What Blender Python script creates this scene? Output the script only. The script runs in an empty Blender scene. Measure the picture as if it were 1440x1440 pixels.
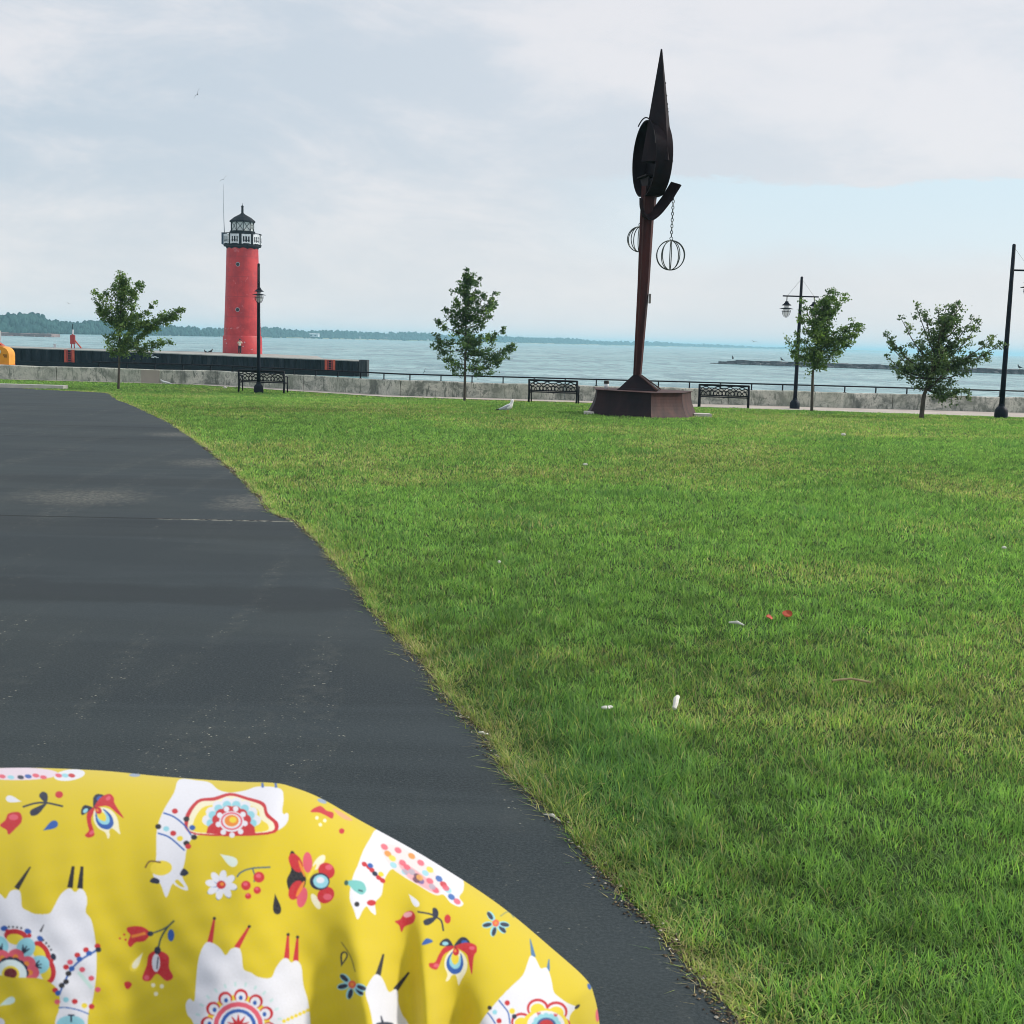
import bpy, math, random
import numpy as np
from mathutils import Vector, Matrix
R = math.radians
rnd = random.Random(7)
scene = bpy.context.scene
C = scene.collection

# ------------------------------------------------------------------ camera
FP = 1800.0                                    # focal length in photo pixels (photo 1440 wide)
EYE = Vector((0, 0, 1.65))
CM = Matrix.Rotation(R(90 - 7.595), 3, 'X') @ Matrix.Rotation(R(1.575), 3, 'Z')
cam = bpy.data.objects.new('camera', bpy.data.cameras.new('camera'))
cam.matrix_world = Matrix.Translation(EYE) @ CM.to_4x4()
cam.data.sensor_width = 36; cam.data.lens = 45
cam.data.clip_start = 0.05; cam.data.clip_end = 40000
cam.data.dof.use_dof = True; cam.data.dof.focus_distance = 14; cam.data.dof.aperture_fstop = 28
C.objects.link(cam); scene.camera = cam

# ------------------------------------------------------------------ sky, sun, exposure
SUN_EL, SUN_AZ = 34.0, 74.0                    # azimuth to the right of the view direction
w = bpy.data.worlds.new("World"); scene.world = w; w.use_nodes = True
nt = w.node_tree; N = nt.nodes; L = nt.links; N.clear()
def nd(t, **k):
    n = N.new(t)
    for a, b in k.items(): setattr(n, a, b)
    return n
sky = nd('ShaderNodeTexSky', sky_type='NISHITA', sun_disc=False)
sky.sun_elevation = R(SUN_EL); sky.sun_rotation = R(SUN_AZ)
sky.air_density = 1.0; sky.dust_density = 2.0; sky.ozone_density = 1.5
tc = nd('ShaderNodeTexCoord'); sep = nd('ShaderNodeSeparateXYZ'); L.new(tc.outputs['Generated'], sep.inputs[0])
def mth(op, a, b=None, c=None, clamp=False):
    n = nd('ShaderNodeMath', operation=op); n.use_clamp = clamp
    for i, v in enumerate((a, b, c)):
        if v is None: continue
        if isinstance(v, (int, float)): n.inputs[i].default_value = v
        else: L.new(v, n.inputs[i])
    return n.outputs[0]
az = mth('ARCTAN2', sep.outputs[0], sep.outputs[1])          # 0 ahead, + to the right
el = mth('ARCSINE', sep.outputs[2])
comb = nd('ShaderNodeCombineXYZ')
L.new(az, comb.inputs[0]); L.new(mth('ADD', el, mth('MULTIPLY', az, 0.06)), comb.inputs[1])
def noise(scale, sx, sy, detail=5, rough=.55, off=0, dist=0):
    mp = nd('ShaderNodeMapping'); L.new(comb.outputs[0], mp.inputs[0])
    mp.inputs['Scale'].default_value = (sx, sy, 1); mp.inputs['Location'].default_value = (off, off * .7, 0)
    n = nd('ShaderNodeTexNoise'); L.new(mp.outputs[0], n.inputs['Vector'])
    n.inputs['Scale'].default_value = scale; n.inputs['Detail'].default_value = detail
    n.inputs['Roughness'].default_value = rough; n.inputs['Distortion'].default_value = dist
    return n.outputs['Fac']
def ss(x, a, b):
    n = nd('ShaderNodeMapRange', interpolation_type='SMOOTHSTEP'); L.new(x, n.inputs[0])
    n.inputs[1].default_value = a; n.inputs[2].default_value = b; return n.outputs[0]
def mixc(f, a, b):
    n = nd('ShaderNodeMix', data_type='RGBA')
    if isinstance(f, (int, float)): n.inputs[0].default_value = f
    else: L.new(f, n.inputs[0])
    for i, v in ((6, a), (7, b)):
        if isinstance(v, tuple): n.inputs[i].default_value = (*v, 1)
        else: L.new(v, n.inputs[i])
    return n.outputs[2]
n1 = noise(2.2, 1.0, 3.2, 6, .5, 3.1, .3)
n2 = noise(6.5, .9, 2.3, 8, .66, 8.3, .3)
n3 = noise(1.3, 1.0, 2.2, 3, .5, 14.0)
thin = (5.65, 6.55, 7.45)                        # thin grey-blue veil
white = (8.45, 8.4, 8.65)                      # lit cloud
blue = (6.9, 8.5, 9.4)                          # pale clear gap
base = mixc(ss(mth('ADD', mth('MULTIPLY', n1, .5), mth('MULTIPLY', n2, .5)), .40, .61), thin, white)
right = ss(az, -.55, .38)
base = mixc(mth('MULTIPLY', right, .55), base, white)
# pale clear strip low on the right, with a broken upper edge
ed = mth('ADD', el, mth('MULTIPLY', mth('SUBTRACT', n2, .5), .05))
strip = mth('MULTIPLY', ss(ed, .045, .085), mth('SUBTRACT', 1.0, ss(ed, .119, .124)))
strip = mth('MULTIPLY', strip, ss(mth('ADD', az, mth('MULTIPLY', n3, .2)), .08, .3))
base = mixc(mth('MULTIPLY', strip, .9), base, blue)
low = mth('SUBTRACT', 1.0, ss(el, 0.0, .14))
base = mixc(mth('MULTIPLY', low, .6), base, (8.95, 8.85, 8.95))
cover = mixc(0.86, sky.outputs[0], base)
bg = nd('ShaderNodeBackground'); bg.inputs[1].default_value = 0.1
L.new(cover, bg.inputs[0]); wo = nd('ShaderNodeOutputWorld'); L.new(bg.outputs[0], wo.inputs[0])

sd = bpy.data.lights.new('sun', 'SUN'); sd.energy = 2.9; sd.angle = R(8); sd.color = (1, .95, .86)
sun = bpy.data.objects.new('sun', sd); C.objects.link(sun)
to_sun = Vector((math.sin(R(SUN_AZ)) * math.cos(R(SUN_EL)), math.cos(R(SUN_AZ)) * math.cos(R(SUN_EL)), math.sin(R(SUN_EL))))
sun.rotation_euler = to_sun.to_track_quat('Z', 'Y').to_euler(); sun.location = (20, 5, 30)
vs = scene.view_settings; vs.view_transform = 'Standard'; vs.look = 'None'; vs.exposure = 0.08; vs.gamma = 1
cy = scene.cycles; cy.use_denoising = True
cy.filter_width = 1.0; cy.max_bounces = 6; cy.diffuse_bounces = 3; cy.glossy_bounces = 3; cy.transmission_bounces = 4
cy.volume_bounces = 2; cy.transparent_max_bounces = 6

# ------------------------------------------------------------------ helpers
def tag(o, label=None, cat=None, group=None, kind=None):
    if label: o['label'] = label
    if cat: o['category'] = cat
    if group: o['group'] = group
    if kind: o['kind'] = kind
    return o
def empty(name, loc, label, cat, group=None, rz=0):
    o = bpy.data.objects.new(name, None); C.objects.link(o); o.location = loc; o.rotation_euler = (0, 0, rz)
    o.empty_display_size = .2
    return tag(o, label, cat, group)
def copy_tree(o, parent=None):
    c = o.copy(); C.objects.link(c); c.parent = parent
    for ch in list(o.children): copy_tree(ch, c)
    return c
def ray(px, py): return CM @ Vector(((px - 720) / FP, (720 - py) / FP, -1))
def at(px, py, D):                              # point on the photo ray at world y = D
    d = ray(px, py); return EYE + d * (D / d.y)
def proj(p):
    c = CM.transposed() @ (Vector(p) - EYE); return 720 + FP * c.x / -c.z, 720 - FP * c.y / -c.z
_D = np.array([-40, 0, 24, 28, 30, 34, 37, 41, 44, 47, 48, 80.])
_E = np.array([1.65, 1.65, 1.65, 1.66, 1.68, 1.755, 1.82, 1.99, 2.12, 2.235, 2.25, 2.25])
def gz(x, y): return 1.65 - float(np.interp(y, _D, _E))
def gza(y): return 1.65 - np.interp(y, _D, _E)
def stand(px, D):                               # ground point at depth D seen in photo column px
    x = (px - 720) / FP * D
    for _ in range(4):
        q = proj((x, D, gz(x, D)))[0]; x += (px - q) / FP * D
    return Vector((x, D, gz(x, D)))
def on_ground(px, py, lo=1.5, hi=47.5):
    d = ray(px, py); best = None
    for i in range(60):
        m = (lo + hi) / 2; p = EYE + d * (m / d.y)
        if p.z > gz(p.x, m): lo = m
        else: hi = m
    m = (lo + hi) / 2; p = EYE + d * (m / d.y); return Vector((p.x, m, gz(p.x, m)))
def wall_y(x): return float(np.interp(x, [-400, -13, -4.5, 400], [56, 56, 50.2, 50.2]))
def smooth_closed(pts, k=6):
    P = np.array(pts, float); n = len(P); out = []
    for i in range(n):
        a, b, c, d = P[i - 1], P[i], P[(i + 1) % n], P[(i + 2) % n]
        for j in range(k):
            t = j / k
            out.append(.5 * (2 * b + (c - a) * t + (2 * a - 5 * b + 4 * c - d) * t * t + (3 * b - a - 3 * c + d) * t ** 3))
    return np.array(out)
def smooth_open(pts, k=6):
    P = np.array(pts, float); P = np.vstack([2 * P[0] - P[1], P, 2 * P[-1] - P[-2]]); out = []
    for i in range(1, len(P) - 2):
        a, b, c, d = P[i - 1], P[i], P[i + 1], P[i + 2]
        for j in range(k):
            t = j / k
            out.append(.5 * (2 * b + (c - a) * t + (2 * a - 5 * b + 4 * c - d) * t * t + (3 * b - a - 3 * c + d) * t ** 3))
    out.append(P[-2]); return np.array(out)

class MB:
    def __init__(s): s.v = []; s.f = []
    def add(s, vs, fs):
        o = len(s.v); s.v += [tuple(v) for v in vs]; s.f += [tuple(i + o for i in f) for f in fs]; return s
    def box(s, c, size, m=None):
        c = Vector(c); x, y, z = [a / 2 for a in size]
        vs = [Vector((i * x, j * y, k * z)) for i in (-1, 1) for j in (-1, 1) for k in (-1, 1)]
        if m: vs = [m @ v for v in vs]
        return s.add([v + c for v in vs], [(0, 1, 3, 2), (4, 6, 7, 5), (0, 4, 5, 1), (2, 3, 7, 6), (0, 2, 6, 4), (1, 5, 7, 3)])
    def tube(s, pts, r, seg=8, cap=True):
        pts = [Vector(p) for p in pts]; n = len(pts)
        rs = r if isinstance(r, (list, tuple, np.ndarray)) else [r] * n
        vs = []; fs = []; up = None
        for i, p in enumerate(pts):
            t = (pts[min(i + 1, n - 1)] - pts[max(i - 1, 0)]).normalized()
            if up is None: up = Vector((0, 0, 1)) if abs(t.z) < .9 else Vector((1, 0, 0))
            a = t.cross(up).normalized(); b = a.cross(t).normalized(); up = b
            for k in range(seg):
                th = 2 * math.pi * k / seg; vs.append(p + (a * math.cos(th) + b * math.sin(th)) * rs[i])
        for i in range(n - 1):
            for k in range(seg):
                k2 = (k + 1) % seg; fs.append((i * seg + k, i * seg + k2, (i + 1) * seg + k2, (i + 1) * seg + k))
        if cap: fs += [tuple(range(seg))[::-1], tuple(range((n - 1) * seg, n * seg))]
        return s.add(vs, fs)
    def ring(s, c, ax1, ax2, rad, r, seg=32, sec=5):
        c = Vector(c); a1 = Vector(ax1); a2 = Vector(ax2); n = a1.cross(a2).normalized(); vs = []; fs = []
        for i in range(seg):
            th = 2 * math.pi * i / seg; d = a1 * math.cos(th) + a2 * math.sin(th); dn = d.normalized()
            for k in range(sec):
                ph = 2 * math.pi * k / sec; vs.append(c + d * rad + dn * r * math.cos(ph) + n * r * math.sin(ph))
        for i in range(seg):
            for k in range(sec):
                i2 = (i + 1) % seg; k2 = (k + 1) % sec
                fs.append((i * sec + k, i2 * sec + k, i2 * sec + k2, i * sec + k2))
        return s.add(vs, fs)
    def lathe(s, prof, seg=24, c=(0, 0, 0), cap=True):
        vs = []; fs = []; n = len(prof)
        for r, z in prof:
            for k in range(seg):
                th = 2 * math.pi * k / seg; vs.append((c[0] + r * math.cos(th), c[1] + r * math.sin(th), c[2] + z))
        for i in range(n - 1):
            for k in range(seg):
                k2 = (k + 1) % seg; fs.append((i * seg + k, i * seg + k2, (i + 1) * seg + k2, (i + 1) * seg + k))
        if cap: fs += [tuple(range(seg))[::-1], tuple(range((n - 1) * seg, n * seg))]
        return s.add(vs, fs)
    def loft(s, rings, cap=True):               # rings of equal length
        n = len(rings[0]); vs = [v for r in rings for v in r]; fs = []
        for i in range(len(rings) - 1):
            for k in range(n):
                k2 = (k + 1) % n; fs.append((i * n + k, i * n + k2, (i + 1) * n + k2, (i + 1) * n + k))
        if cap: fs += [tuple(range(n))[::-1], tuple(range((len(rings) - 1) * n, len(rings) * n))]
        return s.add(vs, fs)
    def ball(s, c, r, seg=12, rings=8, m=None):
        c = Vector(c); rr = r if isinstance(r, (tuple, list)) else (r, r, r); vs = []; fs = []
        for i in range(rings + 1):
            ph = math.pi * i / rings
            for k in range(seg):
                th = 2 * math.pi * k / seg
                v = Vector((rr[0] * math.sin(ph) * math.cos(th), rr[1] * math.sin(ph) * math.sin(th), rr[2] * math.cos(ph)))
                vs.append(c + (m @ v if m else v))
        for i in range(rings):
            for k in range(seg):
                k2 = (k + 1) % seg; fs.append((i * seg + k, (i + 1) * seg + k, (i + 1) * seg + k2, i * seg + k2))
        return s.add(vs, fs)
    def build(s, name, mat, parent=None, smooth=False, loc=None, bevel=0):
        me = bpy.data.meshes.new(name); me.from_pydata(s.v, [], s.f); me.validate(); me.update()
        me.materials.append(mat)
        if smooth: me.shade_smooth()
        o = bpy.data.objects.new(name, me); C.objects.link(o)
        if smooth == 'auto':
            me.shade_smooth(); me.set_sharp_from_angle(angle=R(38))
        if parent: o.parent = parent
        if loc is not None: o.location = loc
        if bevel:
            b = o.modifiers.new('bevel', 'BEVEL'); b.width = bevel; b.segments = 2; b.limit_method = 'ANGLE'
        return o

def srgb(*c):
    c = np.array(c, float) / 255; return tuple(np.where(c <= .04045, c / 12.92, ((c + .055) / 1.055) ** 2.4))
# materials ---------------------------------------------------------
def newmat(name):
    m = bpy.data.materials.new(name); m.use_nodes = True; t = m.node_tree
    b = t.nodes['Principled BSDF']; return m, t, b
def ncoord(t, scale=(1, 1, 1), kind='Object', rot=None):
    tcn = t.nodes.new('ShaderNodeTexCoord'); mp = t.nodes.new('ShaderNodeMapping'); mp.inputs['Scale'].default_value = scale
    if rot: mp.inputs['Rotation'].default_value = rot
    t.links.new(tcn.outputs[kind], mp.inputs[0]); return mp.outputs[0]
def nnoise(t, vec, scale, detail=5, rough=.6, dist=0):
    n = t.nodes.new('ShaderNodeTexNoise'); t.links.new(vec, n.inputs['Vector'])
    n.inputs['Scale'].default_value = scale; n.inputs['Detail'].default_value = detail
    n.inputs['Roughness'].default_value = rough; n.inputs['Distortion'].default_value = dist; return n.outputs['Fac']
def nramp(t, fac, stops, interp='LINEAR'):
    r = t.nodes.new('ShaderNodeValToRGB'); t.links.new(fac, r.inputs[0]); cr = r.color_ramp; cr.interpolation = interp
    while len(cr.elements) > 1: cr.elements.remove(cr.elements[-1])
    for i, (p, c) in enumerate(stops):
        if isinstance(c, (int, float)): c = (c, c, c)
        e = cr.elements[0] if i == 0 else cr.elements.new(p)
        e.position = p; e.color = (*c[:3], 1)
    return r.outputs[0]
def nmix(t, f, a, b, mode='MIX'):
    n = t.nodes.new('ShaderNodeMix'); n.data_type = 'RGBA'; n.blend_type = mode
    if isinstance(f, (int, float)): n.inputs[0].default_value = f
    else: t.links.new(f, n.inputs[0])
    for i, v in ((6, a), (7, b)):
        if isinstance(v, (tuple, list)): n.inputs[i].default_value = (*v[:3], 1)
        else: t.links.new(v, n.inputs[i])
    return n.outputs[2]
def nmath(t, op, a, b=0., c=None):
    n = t.nodes.new('ShaderNodeMath'); n.operation = op
    for i, v in enumerate((a, b, c)):
        if v is None: continue
        if isinstance(v, (int, float)): n.inputs[i].default_value = v
        else: t.links.new(v, n.inputs[i])
    return n.outputs[0]
def nbump(t, b, h, strength=.3, dist=.02):
    n = t.nodes.new('ShaderNodeBump'); n.inputs['Strength'].default_value = strength; n.inputs['Distance'].default_value = dist
    t.links.new(h, n.inputs['Height']); t.links.new(n.outputs[0], b.inputs['Normal'])
def surf(name, c1, c2=None, scale=6, rough=.6, metal=0, bump=0, spec=.5, detail=6, stretch=(1, 1, 1)):
    m, t, b = newmat(name); c2 = c2 or tuple(x * .75 for x in c1)
    f = nnoise(t, ncoord(t, stretch), scale, detail)
    t.links.new(nramp(t, f, [(.35, c2), (.65, c1)]), b.inputs['Base Color'])
    b.inputs['Roughness'].default_value = rough; b.inputs['Metallic'].default_value = metal
    b.inputs['Specular IOR Level'].default_value = spec
    if bump: nbump(t, b, f, bump)
    return m
M = {}
M['black_metal'] = surf('black_metal', (.007, .010, .017), (.004, .006, .010), 9, .6, spec=.2)
M['lamp_blue'] = surf('lamp_paint', (.006, .012, .025), (.004, .008, .015), 9, .55, spec=.2)
M['dark_steel'] = surf('dark_steel', (.022, .03, .042), (.010, .014, .02), 2, .55)
M['rust'] = surf('rusted_steel', (.095, .028, .026), (.025, .012, .015), 2.2, .65, .0, .15, spec=.2, stretch=(1.6, 1.6, .25))
M['rust_dark'] = surf('dark_rusted_steel', (.020, .011, .014), (.006, .006, .010), 2.6, .7, 0, .15, spec=.15, stretch=(1, 1, .4))
M['rust_base'] = surf('base_rusted_steel', (.090, .038, .032), (.035, .017, .018), 2.6, .65, 0, .15, spec=.25, stretch=(1.5, 1.5, .3))
M['wire'] = surf('wire_metal', (.10, .12, .11), (.03, .04, .04), 8, .45, .5)
M['white_paint'] = surf('white_paint', (.75, .77, .80), (.55, .58, .6), 3, .5)
M['white_fluff'] = surf('white_feather', (.90, .90, .88), (.80, .80, .78), 20, .8)
M['grey_feather'] = surf('grey_feather', (.46, .48, .52), (.36, .38, .42), 20, .8)
M['black_feather'] = surf('black_feather', (.014, .014, .016), (.008, .008, .009), 20, .7)
M['orange_beak'] = surf('beak', (.55, .35, .05), None, 9, .5)
M['orange_paint'] = surf('orange_paint', (.62, .085, .03), (.45, .05, .02), 1.5, .6)
M['red_paint2'] = surf('worn_red_paint', (.45, .04, .035), (.30, .02, .02), 3, .6)
M['yellow_paint'] = surf('yellow_paint', (.85, .36, .02), (.72, .28, .015), 2, .4)
M['bark'] = surf('bark', (.12, .10, .08), (.05, .045, .035), 18, .9, 0, .5, stretch=(1, 1, .25))
M['pale_concrete'] = surf('pale_concrete', (.66, .63, .56), (.50, .48, .43), 3, .9, 0, .1)
M['wall_patch'] = surf('smooth_repair_mortar', (.40, .36, .31), (.35, .32, .28), 1.2, .9)
M['mark'] = surf('black_marking', (.02, .015, .01), None, 5, .6)
M['window_dark'] = surf('dark_glass', (.01, .012, .015), None, 5, .15)

# ------------------------------------------------------------------ ground, road, walkway, water
def grid_sheet(name, xs, ys_of, nv, mat, dz=0, kind='structure', zf=None):
    vs = []; fs = []; nx = len(xs)
    for j in range(nv + 1):
        for x in xs:
            y = ys_of(x, j / nv); vs.append((x, y, (zf(x, y) if zf else gz(x, y)) + dz))
    for j in range(nv):
        for i in range(nx - 1):
            a = j * nx + i; fs.append((a, a + 1, a + nx + 1, a + nx))
    o = MB().add(vs, fs).build(name, mat, smooth=True); return tag(o, kind=kind)
m, t, b = newmat('lawn_soil')
co = ncoord(t); f1 = nnoise(t, co, 14, 6, .7); f2 = nnoise(t, co, .5, 4, .6); f3 = nnoise(t, co, 3.0, 5, .7)
c = nmix(t, nramp(t, f1, [(.35, 0), (.65, 1)]), (.016, .028, .012), (.055, .10, .028))
c = nmix(t, nramp(t, nmath(t, 'MULTIPLY_ADD', f3, .4, nmath(t, 'MULTIPLY', f2, .6)), [(.5, 0), (.64, .7)]), c, (.13, .14, .045))
t.links.new(c, b.inputs['Base Color']); b.inputs['Roughness'].default_value = .95; b.inputs['Specular IOR Level'].default_value = .1
nbump(t, b, f1, .6, .03)
M['soil'] = m
xs = sorted(set([-300, -150, -80, -50] + [x * 1.0 for x in range(-34, 35)] + [50, 80, 150, 300]))
def gy(x, v):
    yw = wall_y(x); k = v ** 1.0
    ys = [-40, -10] + list(np.linspace(0, 48, 61)[1:]) + [yw]
    f = k * (len(ys) - 1); i = min(int(f), len(ys) - 2); return ys[i] + (ys[i + 1] - ys[i]) * (f - i)
grid_sheet('ground', xs, gy, 62, M['soil'])

# road edge traced on the ground (world coordinates from the photo columns)
edge_px = [(1195, 1700), (1028, 1440), (978, 1378), (937, 1324), (880, 1271), (831, 1209), (795, 1164), (751, 1124), (715, 1089), (678, 1036), (630, 991), (608, 955), (576, 917), (541, 880), (507, 839), (474, 795),
           (446, 762), (416, 735), (400, 730), (380, 722), (370, 705), (348, 682), (313, 649), (275, 620), (244, 599), (199, 577), (164, 563)]
edge = [on_ground(*p) for p in edge_px]
edge = [(p.x, p.y) for p in edge]
edge = [(edge[0][0] + .15, -3.0)] + edge + [(-12.6, 39.5), (-15.2, 44.5), (-18.5, 48.0)]
edge.sort(key=lambda q: q[1])
EY = np.array([e[1] for e in edge]); EX = np.array([e[0] for e in edge])
def road_x(y): return np.interp(y, EY, EX)
m, t, b = newmat('asphalt')
co = ncoord(t); big = nnoise(t, co, .55, 4, .5); fine = nnoise(t, co, 90, 4, .8); mid = nnoise(t, co, 9, 6, .65)
band = nnoise(t, ncoord(t, (.12, .9, 1)), 1.0, 3, .5, .4)
c = nramp(t, band, [(.38, (.017, .026, .031)), (.45, (.026, .037, .043)), (.50, (.020, .030, .035)), (.58, (.030, .042, .048)), (.66, (.024, .036, .040))])
c = nmix(t, nramp(t, big, [(.45, 0), (.6, .4)]), c, (.036, .046, .045))
c = nmix(t, nramp(t, fine, [(.44, 0), (.62, .55)]), c, (.062, .078, .084))
# worn pale grit along wheel streaks
st = nnoise(t, ncoord(t, (2.6, .28, 1)), 1.0, 5, .6, .5)
vo = t.nodes.new('ShaderNodeTexVoronoi'); t.links.new(co, vo.inputs['Vector']); vo.inputs['Scale'].default_value = 48
sp = nmath(t, 'MULTIPLY', nramp(t, vo.outputs['Distance'], [(.14, 1), (.26, 0)]), nramp(t, st, [(.52, .10), (.60, .9)]))
vr = nnoise(t, co, 22, 2, .5); sp = nmath(t, 'MULTIPLY', sp, nramp(t, vr, [(.56, 0), (.64, .9)]))
c = nmix(t, sp, c, (.42, .42, .34))
c = nmix(t, nmath(t, 'MULTIPLY', nramp(t, st, [(.52, 0), (.64, .16)]), nramp(t, mid, [(.44, 0), (.58, 1)])), c, (.12, .125, .11))
sx = t.nodes.new('ShaderNodeSeparateXYZ'); t.links.new(co, sx.inputs[0])
def joint(y0, slope, wd, amt):
    global c
    wob = nmath(t, 'MULTIPLY', nmath(t, 'SUBTRACT', nnoise(t, co, 3.0, 4), .5), .05)
    dy = nmath(t, 'ABSOLUTE', nmath(t, 'SUBTRACT', nmath(t, 'ADD', nmath(t, 'MULTIPLY', sx.outputs[0], slope), nmath(t, 'ADD', sx.outputs[1], wob)), y0))
    k = nramp(t, nmath(t, 'DIVIDE', dy, wd), [(.4, amt), (1, 0)]); c = nmix(t, k, c, (.010, .012, .014))
def dark_strip(y0, y1, amt):
    global c
    wob = nmath(t, 'MULTIPLY', nmath(t, 'SUBTRACT', nnoise(t, co, 1.1, 5), .5), .7)
    yy_ = nmath(t, 'ADD', sx.outputs[1], wob); d_ = nmath(t, 'ABSOLUTE', nmath(t, 'SUBTRACT', yy_, (y0 + y1) / 2))
    c = nmix(t, nramp(t, nmath(t, 'DIVIDE', d_, (y1 - y0) / 2), [(.6, amt), (1, 0)]), c, (.014, .019, .022))
dark_strip(10.1, 11.1, .35); dark_strip(7.5, 8.3, .5); dark_strip(13.5, 14.4, .3)
joint(11.35, -.05, .04, 1.0)
def grit(pt, rad_):
    global c
    vm = t.nodes.new('ShaderNodeVectorMath'); vm.operation = 'DISTANCE'; t.links.new(co, vm.inputs[0]); vm.inputs[1].default_value = pt
    v2 = t.nodes.new('ShaderNodeTexVoronoi'); t.links.new(co, v2.inputs['Vector']); v2.inputs['Scale'].default_value = 30
    k_ = nmath(t, 'MULTIPLY', nramp(t, nmath(t, 'ADD', nmath(t, 'DIVIDE', vm.outputs['Value'], rad_), nmath(t, 'MULTIPLY', nmath(t, 'SUBTRACT', mid, .5), 1.6)), [(.3, 1), (1, 0)]), nramp(t, nnoise(t, co, 38, 4, .75), [(.44, .05), (.60, .75)]))
    c = nmix(t, k_, c, (.17, .165, .14))
for q_, r_0 in (((366, 703), .5), ((352, 712), .5), ((305, 652), .7), ((250, 612), .6), ((120, 700), .8)):
    g_ = on_ground(*q_); grit((g_.x, g_.y, g_.z + .012), r_0)
xm = nmath(t, 'MULTIPLY', nramp(t, nmath(t, 'ADD', sx.outputs[0], 4.0), [(.85, 0), (1.0, 1)]), nramp(t, nmath(t, 'ABSOLUTE', nmath(t, 'SUBTRACT', nmath(t, 'ADD', nmath(t, 'MULTIPLY', sx.outputs[0], -.05), sx.outputs[1]), 11.33)), [(.02, 1), (.04, 0)]))
c = nmix(t, nmath(t, 'MULTIPLY', xm, nramp(t, nnoise(t, co, 18, 3, .7), [(.46, 0), (.54, .9)])), c, (.30, .29, .24)); joint(19.4, .02, .05, .5); joint(22.0, -.01, .06, .6); joint(27.6, 0, .06, .35)
t.links.new(c, b.inputs['Base Color']); b.inputs['Roughness'].default_value = .8; b.inputs['Specular IOR Level'].default_value = .25
nbump(t, b, nmath(t, 'ADD', fine, nmath(t, 'MULTIPLY', mid, .5)), .35, .006)
M['asphalt'] = m
ry = np.concatenate([np.linspace(-3, 12, 61), np.linspace(12.5, 48, 72)])
vs = []; fs = []
K = 8
for j, y in enumerate(ry):
    xe = float(road_x(y)) + .010 * math.sin(y * 9) + .012 * math.sin(y * 23 + 1)
    for i in range(K + 1):
        x = xe + (-30 - xe) * (i / K) ** 1.5
        vs.append((x, y, gz(x, y) + .012))
for j in range(len(ry) - 1):
    for i in range(K):
        a = j * (K + 1) + i; fs.append((a + 1, a, a + K + 1, a + K + 2))
tag(MB().add(vs, fs).build('road', M['asphalt'], smooth=True), kind='structure')
# pale concrete kerb where the road ends at the far lawn
k = MB(); k.box((-23.2, 48.25, gz(0, 48.1) + .05), (12.6, .5, .2))
tag(k.build('kerb', M['pale_concrete'], bevel=.01), kind='structure')

m, t, b = newmat('walkway_concrete')
co = ncoord(t); f = nnoise(t, co, 1.2, 5); g = nnoise(t, co, 20, 4)
c = nramp(t, f, [(.35, (.42, .36, .32)), (.65, (.56, .51, .45))]); c = nmix(t, nramp(t, g, [(.3, .3), (.6, 0)]), c, (.3, .27, .25))
t.links.new(c, b.inputs['Base Color']); b.inputs['Roughness'].default_value = .9
M['walk'] = m
_wx = [-300, -14, -5, 4, 6.5, 10.5, 13.5, 16, 22, 60, 300]; _wy = [55.5, 55.5, 49.0, 48.6, 47.1, 46.6, 42.5, 40.2, 37, 30, 30]
def walk_front(x): return float(np.interp(x, _wx, _wy))
xs2 = sorted(set(list(np.linspace(-34, 34, 137)) + [-300, -150, -80, 80, 150, 300] + _wx))
grid_sheet('walkway', xs2, lambda x, v: walk_front(x) + (wall_y(x) - walk_front(x)) * v, 12, M['walk'], .025)

m, t, b = newmat('lake_water')
co = ncoord(t)
big = nnoise(t, ncoord(t, (.006, .012, 1)), 1.0, 4, .5)
mid = nnoise(t, ncoord(t, (.035, .10, 1)), 1.0, 4, .6, .5)
c = nramp(t, big, [(.42, (.28, .50, .51)), (.58, (.36, .57, .57))])
st_w = nnoise(t, ncoord(t, (.55, .16, 1)), 1.0, 4, .6, .2); st_f = nnoise(t, ncoord(t, (.12, .03, 1)), 1.0, 3, .6, .2)
c = nmix(t, nramp(t, st_w, [(.53, 0), (.62, .6)]), c, (.05, .16, .20)); c = nmix(t, nramp(t, st_f, [(.53, 0), (.60, .6)]), c, (.05, .16, .20))  # dark streaks put the shading of ripples into the water colour
c = nmix(t, nramp(t, mid, [(.44, .5), (.54, 0)]), c, (.09, .23, .26))
t.links.new(c, b.inputs['Base Color']); b.inputs['Roughness'].default_value = .22; b.inputs['IOR'].default_value = 1.33
w1 = nnoise(t, ncoord(t, (.5, .9, 1)), 1.0, 5, .65, .3); w2 = nnoise(t, ncoord(t, (.10, .22, 1)), 1.0, 4, .6)
nbump(t, b, nmath(t, 'ADD', w1, nmath(t, 'MULTIPLY', w2, 2.5)), 1.0, 1.1)
M['water'] = m
WZ = -2.42
wt = MB(); X = 16000
ysw = [40, 90, 150, 300, 700, 1500, 4000, 16000]
xsw = [-X, -2000, -400, -100, 0, 100, 400, 2000, X]
vs = [(x, y, WZ) for y in ysw for x in xsw]; nx = len(xsw)
wt.add(vs, [(j * nx + i, j * nx + i + 1, (j + 1) * nx + i + 1, (j + 1) * nx + i) for j in range(len(ysw) - 1) for i in range(nx - 1)])
tag(wt.build('water', M['water']), kind='structure')

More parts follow.
